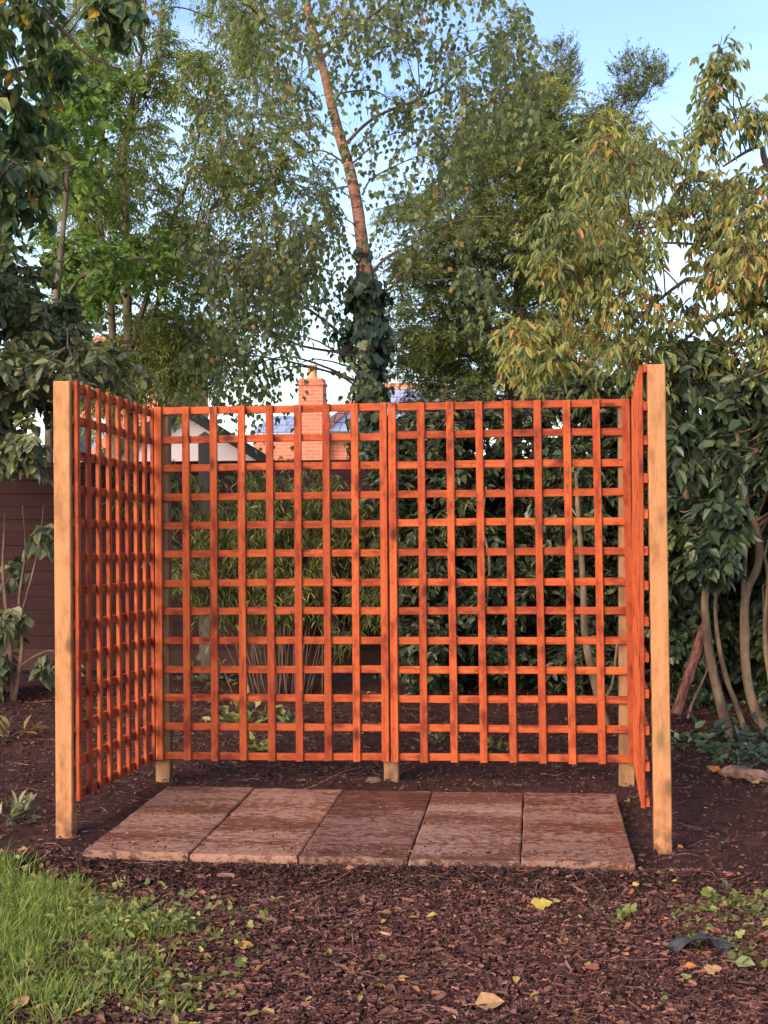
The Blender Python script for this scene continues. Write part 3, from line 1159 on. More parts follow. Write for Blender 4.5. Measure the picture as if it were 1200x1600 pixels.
# glazed lean-to: white panels between dark bars, sloping towards the viewer
x0, x1 = sx_(140), -1.13
zt, zb_ = sz(640), sz(716)
mb = MB()
mb.add([(x0-.25, -.5, zb_), (x1, -.5, zb_), (x1, 1.3, zt), (x0+.4, 1.3, zt), (x0-.25, -.5, zb_-.03), (x1, -.5, zb_-.03), (x1, 1.3, zt-.03), (x0+.4, 1.3, zt-.03)],
       [[(0, 1, 2, 3), (7, 6, 5, 4), (0, 4, 5, 1), (1, 5, 6, 2), (2, 6, 7, 3), (3, 7, 4, 0)]])
ln = mb.build('glazed_roof', M['polycarb'], root)
for k in range(8):
    t = k/7
    xb = x0-.25+(x1-x0+.25)*t
    mb = MB()
    mb.tube([(xb, -.52, zb_+.01), (min(xb+.42, x1), 1.3, zt+.012)], [.022, .022], 4)
    mb.build('glazing_bar', M['trim'], ln)
mb = MB()
mb.box(((x0+x1)/2, -.40, zb_/2-.02), (x1-x0+.1, .06, zb_-.06))
mb.build('side_wall', M['render'], root)

# grey roofed shed glimpsed behind the right rear trellis
H = at(655, 795, 16.5)
root = empty('garden_shed', (H[0], H[1], 0))
tag(root, 'small shed with a pale grey felt roof glimpsed behind the right rear trellis', 'shed')
mb = MB()
mb.box((0, .8, .92), (1.0, 1.5, 1.84))
mb.build('wall', M['capgrey'], root)
mb = MB()
mb.add([(-.6, -.1, 1.90), (.6, -.1, 1.95), (.5, 1.7, 2.12), (-.35, 1.7, 2.1), (-.6, -.1, 1.85), (.6, -.1, 1.90), (.5, 1.7, 2.07), (-.35, 1.7, 2.05)],
       [[(0, 1, 2, 3), (7, 6, 5, 4), (0, 4, 5, 1), (1, 5, 6, 2), (2, 6, 7, 3), (3, 7, 4, 0)]])
mb.build('roof', M['grey_felt'], root)

# ---------------------------------------------------------------- plants
G0 = np.array([0, 0, -1.0])


def poly_clumps(poly, n, z0, z1, r0, r1, holes=(), mind=0.0):
    """clump centres inside a region seen from the garden, spread through real depth"""
    P = np.array(poly, float)
    lo, hi = P.min(0), P.max(0)
    out = []
    tries = 0
    while len(out) < n and tries < n*60:
        tries += 1
        x, y = rng.uniform(lo, hi)
        if not inpoly(np.array([x]), np.array([y]), P)[0]:
            continue
        bad = False
        for (hx_, hy_, hr) in holes:
            if (x-hx_)**2+(y-hy_)**2 < hr*hr:
                bad = True
        if bad:
            continue
        z = rng.uniform(z0, z1)
        c = at(x, y, z)
        if mind and any(np.linalg.norm(c-o[0]) < mind for o in out):
            continue
        out.append((c, rng.uniform(r0, r1)))
    return out


def limb_to(mb, limbs, c, r_end=.006, r0=None, sag=.12):
    """grow a branch from the nearest suitable point of the limbs to c"""
    best = None
    for P, R in limbs:
        d = np.linalg.norm(P-c, axis=1)+np.maximum(P[:, 2]-c[2]+.1, 0)*2.0
        i = int(np.argmin(d))
        if best is None or d[i] < best[0]:
            best = (d[i], P[i], R[i])
    _, p, r = best
    L = np.linalg.norm(c-p)
    if L < .05:
        return
    mid1 = p+(c-p)*.35+np.array([0, 0, L*sag])+rng.normal(0, L*.05, 3)
    mid2 = p+(c-p)*.7+np.array([0, 0, L*sag*.8])+rng.normal(0, L*.05, 3)
    Q = spline([p, mid1, mid2, c], 9)
    rr = min(r*.5, .004+.008*L) if r0 is None else r0
    mb.tube(Q, np.linspace(rr, r_end, 9), 5)
    return Q


def crown(clumps, n1, n2, m, L2, droop, leaf, Lr, Wr, hang, updir=.25, shang=None, cvar=.14, vbias=0.0, tw=None, lv=None, flat=0.0, pinnate=False, twr=.004):
    """twigs radiate from each clump, shoots leave the twigs, leaves sit on the shoots"""
    C_ = np.array([c for c, r in clumps])
    Rr = np.array([r for c, r in clumps])
    cv = rng.uniform(-cvar, cvar, len(C_))
    n = len(C_)*n1
    ci = np.repeat(np.arange(len(C_)), n1)
    D = rnd_unit(n)+np.array([0, 0, updir])
    D[:, 2] *= (1-flat*.6)
    D = nrm(D)
    L1 = Rr[ci]*rng.uniform(.55, 1.15, n)
    St = C_[ci]+rng.normal(0, .06, (n, 3))*Rr[ci][:, None]
    K = 5
    t = np.linspace(0, 1, K)[None, :, None]
    wob = rng.normal(0, .05, (n, K, 3))*L1[:, None, None]*t
    P1 = St[:, None]+D[:, None]*L1[:, None, None]*t+G0*(droop*L1[:, None, None]*t**2)+wob
    tw.tubes(P1, twr, twr*.35)
    # shoots
    nn = n*n2
    ti = np.repeat(np.arange(n), n2)
    tt = rng.uniform(.15, 1.0, nn)
    f = tt*(K-1)
    i0 = np.minimum(f.astype(int), K-2)
    u = (f-i0)[:, None]
    S0 = P1[ti, i0]*(1-u)+P1[ti, i0+1]*u
    tang = nrm(P1[ti, i0+1]-P1[ti, i0])
    D2 = nrm(tang*.8+rnd_unit(nn)*.9+G0*(hang*.5 if shang is None else shang))
    if flat:
        D2[:, 2] *= (1-flat)
        D2 = nrm(D2)
    l2 = L2*rng.uniform(.6, 1.25, nn)
    K2 = 4
    t2 = np.linspace(0, 1, K2)[None, :, None]
    P2 = S0[:, None]+D2[:, None]*l2[:, None, None]*t2+G0*(droop*1.3*l2[:, None, None]*t2**2)
    tw.tubes(P2, twr*.4, twr*.2)
    # leaves
    N3 = nn*m
    si = np.repeat(np.arange(nn), m)
    if pinnate:
        kk = np.tile(np.arange(m), nn)
        t3 = np.minimum(.25+.75*(kk//2)/max((m-1)//2, 1), 1.0)
        side = np.where(kk % 2 == 0, 1.0, -1.0)
        side[kk == m-1] = 0
    else:
        t3 = rng.uniform(.12, 1.0, N3)
        side = rng.choice([-1.0, 1.0], N3)
    f = t3*(K2-1)
    i0 = np.minimum(f.astype(int), K2-2)
    u = (f-i0)[:, None]
    Pp = P2[si, i0]*(1-u)+P2[si, i0+1]*u
    tang = nrm(P2[si, i0+1]-P2[si, i0])
    plane = nrm(rnd_unit(nn)*.45+np.array([0, 0, 1.0]))[si]
    lat = nrm(np.cross(tang, plane))
    Dl = tang*(.55 if not pinnate else .45)+lat*side[:, None]*.9+rnd_unit(N3)*(.45 if not pinnate else .15)+G0*hang
    Nl = plane+rnd_unit(N3)*(.6 if not pinnate else .3)
    Lf = rng.uniform(Lr[0], Lr[1], N3)
    v = np.clip(rng.random(N3)*.75+.12+cv[ci[ti[si]]]+vbias+.0, 0, 1)
    hot = rng.random(N3) < .02
    v[hot] = 1.0
    lv.leaves(Pp, Dl, Nl, Lf, Lf*rng.uniform(Wr*.85, Wr*1.15, N3), leaf, v)


def mainlimb(px, Z, radii, n=None):
    P = [at(p[0], p[1], p[2] if len(p) > 2 else Z) for p in px]
    k = n or len(P)*4
    Q = spline(P, k)
    R = np.interp(np.linspace(0, 1, k), np.linspace(0, 1, len(radii)), radii)
    return Q, R


def basept(px, Z):
    """pixel row where the ground is at depth Z"""
    return 795+1.41*F_PX/Z


# ---- birch
ZB = 12.6
root = empty('birch_tree', tuple(at(582, basept(0, ZB), ZB)))
root.location.z = 0
bp = at(582, 1040, ZB)
tag(root, 'slender birch with pinkish peeling trunk rising above the middle of the trellis', 'tree')
bl = np.array(root.location)
trunk, tr_r = mainlimb([(466, -90), (478, 0), (493, 60), (507, 115), (517, 160), (530, 210), (545, 260), (556, 310), (562, 350), (568, 400), (572, 450), (577, 560), (580, 640), (582, 800), (585, 1050)],
                       ZB, [.024, .029, .035, .039, .042, .046, .049, .052, .055, .059, .064, .069, .073, .080, .11], 90)
mb = MB()
mb.tube(trunk, tr_r, 14, .035)
mb.build('trunk', M['birch_bark'], root, True, None).location = tuple(-bl)
blimbs = []
lb = MB()
for px, r0, r1 in [
    ([(506, 88), (535, 60), (570, 32), (610, 0, 12.3), (660, -50, 12)], .020, .009),
    ([(516, 150), (530, 146), (580, 141), (615, 158), (640, 166, 12.2)], .012, .003),
    ([(540, 225), (570, 195), (600, 176), (660, 152, 12.2), (700, 128), (718, 95), (745, 80), (800, 60, 11.8)], .017, .005),
    ([(490, 72), (462, 55), (430, 45), (395, 15, 12), (360, -20, 11.8)], .016, .006),
    ([(487, 62), (450, 35), (415, 20), (380, 0, 13)], .009, .004),
    ([(527, 213), (490, 195), (440, 183), (400, 178, 12)], .010, .003),
    ([(566, 305), (580, 280), (620, 258), (680, 232, 12)], .010, .004),
    ([(570, 440), (604, 402), (645, 383), (690, 355), (735, 340, 12), (790, 338, 11.7)], .016, .004),
    ([(572, 480), (612, 448), (650, 412), (685, 375), (705, 350), (740, 335, 13)], .014, .004),
    ([(572, 570), (550, 545), (530, 520), (480, 482), (440, 465), (400, 448, 12), (330, 425, 11.8)], .019, .006),
    ([(574, 560), (545, 553), (470, 540), (430, 520), (400, 508, 12.2), (330, 478, 12)], .016, .005),
    ([(490, 482), (500, 440), (480, 410), (490, 380)], .008, .003),
    ([(540, 255), (500, 235), (450, 250), (400, 280, 12)], .010, .003),
    ([(550, 290), (510, 300), (455, 340), (420, 380, 13)], .010, .003),
    ([(520, 165), (560, 100), (600, 60), (640, 30, 13)], .009, .004),
    ([(545, 260), (600, 215), (640, 205), (700, 200, 13)], .009, .003),
    ([(480, 5), (520, -40), (600, -70), (720, -60, 12)], .014, .005),
    ([(474, -30), (430, -60), (340, -70), (240, -50, 12)], .014, .005),
]:
    Q, R = mainlimb(px, ZB, [r0, r1])
    blimbs.append((Q, R))
    lb.tube(Q, R, 7, .06)
allb = blimbs+[(trunk, tr_r)]
tw, lv = MB(), MB()
bcl = []
bcl += poly_clumps([(500, -60), (820, -60), (835, 60), (850, 110), (760, 170), (640, 170), (560, 130)], 42, 11.3, 13.6, .22, .40, [(590, 110, 38), (560, 45, 25), (690, 60, 15)])
bcl += poly_clumps([(560, 190), (760, 170), (800, 230), (700, 300), (600, 330), (570, 250)], 9, 11.5, 13.4, .2, .38)
bcl += poly_clumps([(200, -40), (500, -40), (520, 150), (540, 300), (420, 340), (330, 250), (260, 150)], 26, 11.4, 13.6, .25, .42, [(440, 90, 14), (460, 240, 14)])
bcl += poly_clumps([(360, -50), (490, -50), (500, 150), (380, 170)], 8, 11.6, 13.4, .22, .36)
bcl += poly_clumps([(510, -20), (640, -20), (650, 60), (570, 130), (520, 120)], 7, 11.6, 13.4, .18, .3)
bcl += poly_clumps([(300, 330), (540, 330), (540, 560), (460, 600), (320, 590)], 56, 11.6, 13.4, .22, .38, [(440, 625, 25), (400, 610, 18)])
bcl += poly_clumps([(600, 330), (820, 320), (820, 420), (700, 470), (620, 480)], 6, 11.4, 12.6, .22, .36)
bcl += poly_clumps([(700, 90), (850, 90), (880, 150), (800, 210), (720, 160)], 10, 11.6, 12.8, .18, .3)
for c, r in bcl:
    limb_to(lb, allb, c, .003, sag=.15)
crown(bcl, 7, 3, 4, .22, .75, 'rhomb', (.045, .065), .80, .9, .2, tw=tw, lv=lv, twr=.0028)
off_ = tuple(-bl)
lb.build('branches', M['bark'], root, True).location = off_
tw.build('twigs', M['twig'], root).location = off_
lv.build('foliage', M['birch_leaf'], root).location = off_

# ---- ivy round the birch
root = empty('ivy', tuple(bl))
tag(root, 'dark ivy wrapped round the birch trunk just above the trellis', 'ivy')
lv, tw = MB(), MB()
n = 1250
hgt = rng.uniform(0, 1, n)*rng.choice([1, 1, 1.12], n)
zlo, zhi = at(578, 640, ZB)[2], at(572, 415, ZB)[2]
zz = zlo+(zhi-zlo)*hgt
tx_ = np.interp(zz, trunk[::-1, 2], trunk[::-1, 0])
ty_ = np.interp(zz, trunk[::-1, 2], trunk[::-1, 1])
prof = .075+.12*np.sin(np.clip((hgt-.12)/.8, 0, 1)*np.pi)**.8+.06*np.sin(hgt*17)
th = rng.uniform(0, 2*np.pi, n)
rad = prof*rng.uniform(.3, 1.05, n)*rng.choice([1, 1, 1, 1.6], n)
P = np.column_stack([tx_+np.cos(th)*rad, ty_+np.sin(th)*rad, zz])
O = np.column_stack([np.cos(th), np.sin(th), np.full(n, .25)])
lv.leaves(P, G0+rnd_unit(n)*.5+O*.3, O+rnd_unit(n)*.5, rng.uniform(.06, .12, n), rng.uniform(.06, .11, n), 'ivy', rng.random(n)**1.2)
# lower ivy round the trunk behind the trellis
n = 700
hgt = rng.uniform(0, 1, n)
zz = at(0, 1000, ZB)[2]+(at(0, 650, ZB)[2]-at(0, 1000, ZB)[2])*hgt
th = rng.uniform(0, 2*np.pi, n)
rad = .12+.12*rng.random(n)
P = np.column_stack([np.interp(zz, trunk[::-1, 2], trunk[::-1, 0])+np.cos(th)*rad, np.interp(zz, trunk[::-1, 2], trunk[::-1, 1])+np.sin(th)*rad, zz])
O = np.column_stack([np.cos(th), np.sin(th), np.full(n, .2)])
lv.leaves(P, G0+rnd_unit(n)*.5, O+rnd_unit(n)*.5, rng.uniform(.06, .11, n), rng.uniform(.06, .10, n), 'ivy', rng.random(n))
for k in range(7):
    a0_ = k*.9
    zz = np.linspace(.1, zhi, 26)
    ang = a0_+zz*1.1+.4*np.sin(zz*3+k)
    rr = np.interp(zz, trunk[::-1, 2], tr_r[::-1])+.012
    P = np.column_stack([np.interp(zz, trunk[::-1, 2], trunk[::-1, 0])+np.cos(ang)*rr, np.interp(zz, trunk[::-1, 2], trunk[::-1, 1])+np.sin(ang)*rr, zz])
    tw.tube(P, np.full(26, .010), 5, .2)
lv.build('foliage', M['ivy'], root).location = off_
tw.build('stems', M['twig'], root, True).location = off_


def tree(name, label, cat, base_px, Z, trunks, clumps, ck, leafm, barkm='bark', limb_sag=.1, connect=True, extra=None, group=None):
    b0 = at(base_px, basept(0, Z), Z)
    b0[2] = 0
    root = empty(name, tuple(b0))
    tag(root, label, cat, group)
    o_ = tuple(-b0)
    tb = MB()
    limbs = []
    for px, radii in trunks:
        Q, R = mainlimb(px, Z, radii)
        limbs.append((Q, R))
        tb.tube(Q, R, 9, .06)
    tw, lv, lb = MB(), MB(), MB()
    if connect:
        for c, r in clumps:
            limb_to(lb, limbs, c, .004, sag=limb_sag)
    crown(clumps, tw=tw, lv=lv, **ck)
    if extra:
        extra(tw, lv)
    tb.build('trunk', M[barkm], root, True).location = o_
    if lb.n:
        lb.build('branches', M[barkm], root, True).location = o_
    tw.build('twigs', M['twig'], root).location = o_
    lv.build('foliage', M[leafm], root).location = o_
    return root


# ---- ash at the left, behind the fence
ZA = 14.0
cl_ = poly_clumps([(90, -50), (330, -50), (420, 60), (470, 200), (500, 330), (440, 470), (330, 520), (320, 570), (150, 590), (60, 480), (70, 250)], 112, 12.7, 15.6, .30, .52,
                  [(225, 90, 20), (175, 190, 22), (297, 265, 22), (195, 440, 18), (250, 470, 22), (345, 370, 20), (270, 40, 14), (165, 240, 14)])
cl_ += poly_clumps([(150, 550), (360, 540), (350, 590), (240, 605), (120, 640)], 24, 12.6, 15.0, .30, .46, [(360, 625, 22)])
tree('ash_tree', 'tall olive green ash with several upright stems behind the left of the trellis', 'tree', 205, ZA,
     [([(212, 1020), (206, 800), (203, 640), (201, 540), (198, 450), (196, 340), (193, 250), (200, 190), (215, 120), (225, 40), (228, -60)], [.08, .06, .05, .04, .03, .022, .012]),
      ([(190, 1010), (182, 700), (178, 560), (172, 470), (160, 380), (155, 280), (165, 160), (170, 20)], [.06, .042, .032, .024, .012]),
      ([(205, 640), (235, 590), (285, 550), (330, 505), (380, 480)], [.04, .03, .012]),
      ([(200, 560), (240, 430), (275, 330), (300, 260), (330, 120)], [.028, .02, .010]),
      ([(196, 220), (215, 160), (245, 90), (255, 10), (260, -50)], [.03, .025, .012]),
      ([(205, 600), (265, 420), (300, 360), (370, 280), (400, 230)], [.026, .018, .009])],
     cl_, dict(n1=9, n2=6, m=9, L2=.18, droop=.22, leaf='lance', Lr=(.042, .07), Wr=.36, hang=.35, pinnate=True, twr=.005), 'ash_leaf')

# ---- bright young maple in front of it
cl_ = poly_clumps([(60, 60), (150, 80), (170, 230), (110, 300), (50, 230)], 17, 11.3, 13.0, .22, .42)
cl_ += poly_clumps([(60, 370), (230, 370), (245, 420), (170, 450), (70, 420)], 13, 11.3, 12.8, .2, .38)
tree('maple_sapling', 'bright green young maple growing behind the fence at the left', 'tree', 70, 12.0,
     [([(70, 1060), (75, 800), (80, 560), (95, 400), (105, 260), (95, 120)], [.05, .04, .03, .02, .01]),
      ([(80, 520), (120, 440), (180, 410), (230, 400)], [.02, .012, .006])],
     cl_, dict(n1=8, n2=4, m=5, L2=.18, droop=.35, leaf='ivy', Lr=(.045, .08), Wr=.85, hang=.4, twr=.004), 'bright_leaf')

# ---- dark tree overhanging the top left corner
cl_ = poly_clumps([(-160, -80), (80, -80), (100, 60), (75, 200), (50, 300), (-20, 380), (-160, 330)], 30, 8.0, 9.6, .16, .30)
cl_ += poly_clumps([(140, -40), (190, -40), (185, 25), (150, 20)], 4, 8.4, 9.0, .10, .16)
tree('overhanging_tree', 'dark leaved tree overhanging the top left corner', 'tree', -230, 9.0,
     [([(-240, 1150), (-235, 800), (-220, 500), (-190, 250), (-140, 60), (-60, -90)], [.10, .08, .07, .05, .03]),
      ([(-190, 260), (-100, 180), (0, 120), (60, 100)], [.04, .025, .01]),
      ([(-220, 420), (-100, 330), (0, 270), (50, 220)], [.035, .02, .01]),
      ([(-130, 40), (0, -20), (90, 40), (130, 80), (190, 110)], [.025, .015, .004])],
     cl_, dict(n1=8, n2=4, m=5, L2=.15, droop=.45, leaf='ovate', Lr=(.07, .11), Wr=.62, hang=.7, twr=.004), 'dark_leaf')

# ---- big olive shrub at the left
cl_ = poly_clumps([(-160, 380), (20, 390), (80, 470), (150, 540), (190, 590), (150, 610), (85, 630), (60, 655), (20, 665), (-160, 670)], 56, 8.8, 10.6, .16, .30)
cl_ += poly_clumps([(-30, 670), (50, 680), (55, 705), (-20, 700)], 3, 8.9, 9.6, .10, .15)
tree('large_shrub', 'large olive grey leaved shrub at the left, above the tall left post', 'shrub', -120, 9.8,
     [([(-120, 1110), (-110, 900), (-90, 740), (-60, 620), (-20, 500)], [.06, .05, .04, .02]),
      ([(-100, 820), (-40, 700), (20, 620), (80, 580)], [.03, .02, .01])],
     cl_, dict(n1=9, n2=4, m=6, L2=.13, droop=.25, leaf='ovate', Lr=(.06, .11), Wr=.6, hang=.35, twr=.004), 'olive_leaf')

# ---- low shrub at the left foot of the fence
cl_ = poly_clumps([(-60, 880), (40, 870), (50, 930), (65, 1040), (20, 1070), (-60, 1070)], 13, 9.6, 10.4, .12, .2)
cl_ += [(at(88, 1020, 9.9), .12), (at(70, 830, 10.0), .10)]
tree('low_shrub', 'low straggly shrub with large blue green leaves at the lower left', 'shrub', 20, 10.0,
     [([(20, 1101), (15, 1000), (5, 900), (8, 800)], [.02, .015, .006]), ([(22, 1100), (35, 1010), (30, 940), (40, 860), (35, 790)], [.018, .012, .004]),
      ([(15, 1000), (-20, 930), (-30, 840)], [.012, .008, .004]), ([(34, 960), (55, 880), (62, 850), (68, 790)], [.009, .006, .003])],
     cl_, dict(n1=5, n2=3, m=3, L2=.10, droop=.4, leaf='ovate', Lr=(.08, .13), Wr=.62, hang=.5, twr=.003), 'olive_leaf', 'deadwood')

# ---- conifer
ZC = 15.5
cl_ = poly_clumps([(690, 230), (780, 150), (870, 110), (885, 200), (900, 290), (880, 400), (900, 640), (640, 660), (600, 560), (610, 440), (620, 330)], 235, 14.2, 17.0, .26, .46,
                  [(740, 265, 12), (700, 300, 10)])
cl_ += poly_clumps([(880, 200), (960, 170), (990, 210), (960, 290), (960, 600), (880, 620)], 34, 14.6, 16.4, .22, .4, [(915, 410, 26)])
spires = [([(845, 330), (868, 200), (876, 140), (876, 75)], 9), ([(870, 330), (930, 230), (975, 160), (988, 98)], 9), ([(880, 300), (950, 220), (990, 170), (1022, 112)], 9), ([(800, 260), (815, 190), (830, 140)], 5)]


def spire_fill(tw, lv):
    sc_ = []
    for px, k in spires:
        Q = spline([at(p[0], p[1], ZC) for p in px], 40)
        tw.tubes(Q[None], .025, .004)
        for j in range(k*2):
            i = rng.integers(8, 40)
            sc_.append((Q[i]+rng.normal(0, .04, 3), .34*(1-(i/44))+.10))
    crown(sc_, n1=5, n2=5, m=14, L2=.13, droop=-.35, leaf='needle', Lr=(.03, .055), Wr=.22, hang=-.2, updir=.35, tw=tw, lv=lv, twr=.003, flat=.25, vbias=-.3)


tree('conifer_tree', 'dark feathery conifer with pointed spires behind the right of the trellis', 'tree', 800, ZC,
     [([(800, 992), (800, 800), (805, 600), (815, 400), (840, 260), (868, 160)], [.14, .11, .07, .035, .012]),
      ([(812, 500), (850, 400), (885, 320), (940, 240)], [.035, .025, .01]), ([(808, 620), (740, 450), (700, 330), (680, 240)], [.04, .03, .01])],
     cl_, dict(n1=9, n2=7, m=14, L2=.16, droop=.30, leaf='needle', Lr=(.035, .07), Wr=.28, hang=.2, updir=.1, twr=.004, flat=.62, cvar=.34, vbias=-.05), 'conifer', extra=spire_fill)

# ---- cherry at the right
cl_ = poly_clumps([(870, 215), (960, 215), (1060, 240), (1200, 235), (1500, 180), (1560, 400), (1480, 600), (1200, 560), (1060, 570), (960, 570), (900, 540), (860, 470), (850, 400), (880, 300)], 165, 7.9, 10.0, .14, .27,
                  [(1020, 270, 10), (1068, 252, 14), (1010, 490, 14), (1080, 500, 12), (1115, 450, 12)])
cl_ += poly_clumps([(780, 520), (860, 500), (900, 560), (960, 590), (900, 600), (800, 560)], 10, 8.2, 9.2, .12, .2)
cl_ += [(at(x, y, 8.6), r) for x, y, r in ((1124, 80, .05), (1122, 105, .06), (1118, 140, .07), (1106, 190, .08), (1112, 165, .06), (1195, 185, .08), (1095, 215, .09), (950, 225, .09), (1030, 240, .1), (880, 420, .09), (1180, 180, .07))]


def ch_extra(tw, lv):
    for px in ([(1090, 250), (1105, 190), (1118, 120), (1128, 55)], [(1150, 200), (1146, 165), (1145, 132), (1137, 135)], [(1060, 240), (1040, 215), (1000, 170)], [(1100, 240), (1075, 205), (1048, 180)],
               [(960, 250), (940, 230), (925, 240)]):
        tw.tubes(spline([at(p[0], p[1], 8.6) for p in px], 10)[None], .006, .0018)


tree('cherry_tree', 'cherry with long drooping yellowing leaves reaching in from the right', 'tree', 1330, 8.9,
     [([(1330, 1140), (1325, 900), (1310, 700), (1290, 560), (1300, 400), (1320, 200)], [.10, .085, .07, .05, .03]),
      ([(1300, 520), (1230, 450), (1163, 414), (1120, 385), (1075, 355), (1040, 345), (1018, 335)], [.04, .030, .022, .012, .008]),
      ([(1045, 347), (1048, 315), (1055, 300)], [.012, .006]), ([(1040, 348), (1015, 356), (990, 358)], [.010, .005]),
      ([(1150, 408), (1100, 385), (1060, 380), (1000, 380), (957, 390)], [.012, .008, .004]),
      ([(1290, 560), (1200, 480), (1140, 455), (1085, 437), (1060, 445), (1010, 485), (960, 520)], [.035, .022, .012, .005]),
      ([(1300, 600), (1210, 540), (1190, 500), (1150, 490), (1110, 500), (1070, 530)], [.03, .02, .008]),
      ([(1310, 640), (1250, 560), (1180, 540), (1080, 535), (1020, 540)], [.025, .018, .005]),
      ([(1300, 420), (1260, 330), (1200, 260), (1190, 230), (1170, 235), (1130, 260)], [.03, .02, .006]),
      ([(1240, 290), (1160, 300), (1060, 270), (960, 250), (930, 230)], [.014, .008, .004]),
      ([(960, 520), (910, 500), (880, 520), (860, 545)], [.007, .005, .003])],
     cl_, dict(n1=8, n2=3, m=5, L2=.15, droop=.15, cvar=.25, leaf='lance', Lr=(.05, .088), Wr=.33, hang=1.1, shang=.1, updir=.1, twr=.0035), 'cherry_leaf', 'bark', extra=ch_extra)

# ---- dark hedge behind the right half of the rear trellis
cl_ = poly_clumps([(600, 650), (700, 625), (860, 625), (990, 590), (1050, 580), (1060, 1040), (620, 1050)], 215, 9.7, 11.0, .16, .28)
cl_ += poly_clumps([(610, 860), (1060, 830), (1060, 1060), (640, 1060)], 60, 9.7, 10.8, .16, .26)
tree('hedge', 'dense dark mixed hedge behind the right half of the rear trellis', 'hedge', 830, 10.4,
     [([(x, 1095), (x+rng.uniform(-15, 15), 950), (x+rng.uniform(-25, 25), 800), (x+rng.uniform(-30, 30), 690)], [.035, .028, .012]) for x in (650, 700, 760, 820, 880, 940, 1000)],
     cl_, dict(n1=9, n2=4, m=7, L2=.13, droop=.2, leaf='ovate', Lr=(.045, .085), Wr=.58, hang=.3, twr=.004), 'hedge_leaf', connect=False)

# ---- slim tan stemmed tree behind the right rear panel
tree('slim_tree', 'slim pale stemmed tree seen through the right rear trellis', 'tree', 948, 8.9,
     [([(950, 1142), (935, 1090), (915, 1000), (912, 930), (908, 860), (903, 790), (900, 740)], [.030, .026, .022, .018, .010]),
      ([(938, 1100), (952, 1080), (958, 1060), (965, 1000)], [.014, .008]), ([(760, 950, 9.6), (765, 880, 9.6), (755, 820, 9.6), (760, 760, 9.6)], [.010, .008, .005])],
     [(at(900, 730, 9.0), .18), (at(880, 780, 9.1), .16), (at(925, 760, 9.0), .16), (at(910, 810, 9.0), .12), (at(880, 700, 9.2), .16)],
     dict(n1=6, n2=3, m=5, L2=.11, droop=.3, leaf='ovate', Lr=(.05, .09), Wr=.58, hang=.4, twr=.003), 'shrub_leaf', 'stembark')

# ---- tall shrub with bare winding stems at the right
ZR = 8.5
cl_ = poly_clumps([(1030, 580), (1090, 555), (1200, 545), (1330, 540), (1340, 800), (1200, 760), (1180, 700), (1130, 720), (1100, 690), (1060, 680), (1040, 640)], 80, 8.2, 9.7, .14, .24)
cl_ += poly_clumps([(1045, 700), (1110, 730), (1115, 860), (1050, 900)], 18, 8.9, 9.8, .12, .2)
cl_ += poly_clumps([(1085, 780), (1130, 780), (1130, 860), (1100, 880)], 7, 8.1, 8.6, .09, .14)
cl_ += poly_clumps([(1180, 800), (1330, 780), (1330, 1100), (1190, 1100)], 22, 8.9, 9.8, .12, .2)
tree('stemmy_shrub', 'tall glossy leaved shrub with bare winding stems at the right edge', 'shrub', 1150, ZR,
     [([(1142, 1160), (1130, 1115), (1112, 1040), (1104, 980), (1102, 930), (1118, 870), (1120, 830), (1085, 760), (1080, 700)], [.034, .031, .026, .023, .018, .011]),
      ([(1170, 1158), (1150, 1100), (1135, 1060), (1122, 1000), (1118, 940), (1128, 900), (1122, 880)], [.018, .016, .012, .007]),
      ([(1205, 1160), (1180, 1110), (1166, 1050), (1163, 960), (1168, 920), (1185, 880), (1183, 830), (1166, 790), (1166, 750), (1158, 720), (1152, 680), (1140, 640)], [.034, .029, .027, .025, .022, .018, .010]),
      ([(1168, 1000), (1162, 930), (1164, 880), (1168, 850)], [.020, .016, .008]),
      ([(1170, 835), (1150, 832), (1145, 828)], [.010, .006]), ([(1075, 780), (1060, 720), (1050, 660), (1055, 620)], [.026, .020, .010]),
      ([(1210, 1100), (1195, 1000), (1200, 900), (1190, 860)], [.018, .010]), ([(1130, 740), (1112, 715), (1095, 690)], [.008, .005])],
     cl_, dict(n1=6, n2=3, m=5, L2=.13, droop=.35, leaf='ovate', Lr=(.07, .125), Wr=.56, hang=.45, twr=.004), 'shrub_leaf', 'stembark')

# ---- ivy covered dark bank of foliage behind those stems
cl_ = poly_clumps([(1030, 760), (1330, 760), (1340, 1130), (1040, 1110)], 110, 9.6, 10.6, .16, .26)
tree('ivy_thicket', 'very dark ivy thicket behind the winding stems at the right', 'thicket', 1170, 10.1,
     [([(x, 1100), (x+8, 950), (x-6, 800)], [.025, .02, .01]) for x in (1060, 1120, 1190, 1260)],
     cl_, dict(n1=8, n2=4, m=6, L2=.12, droop=.3, leaf='ivy', Lr=(.045, .075), Wr=.85, hang=.6, twr=.003), 'ivy', connect=False)

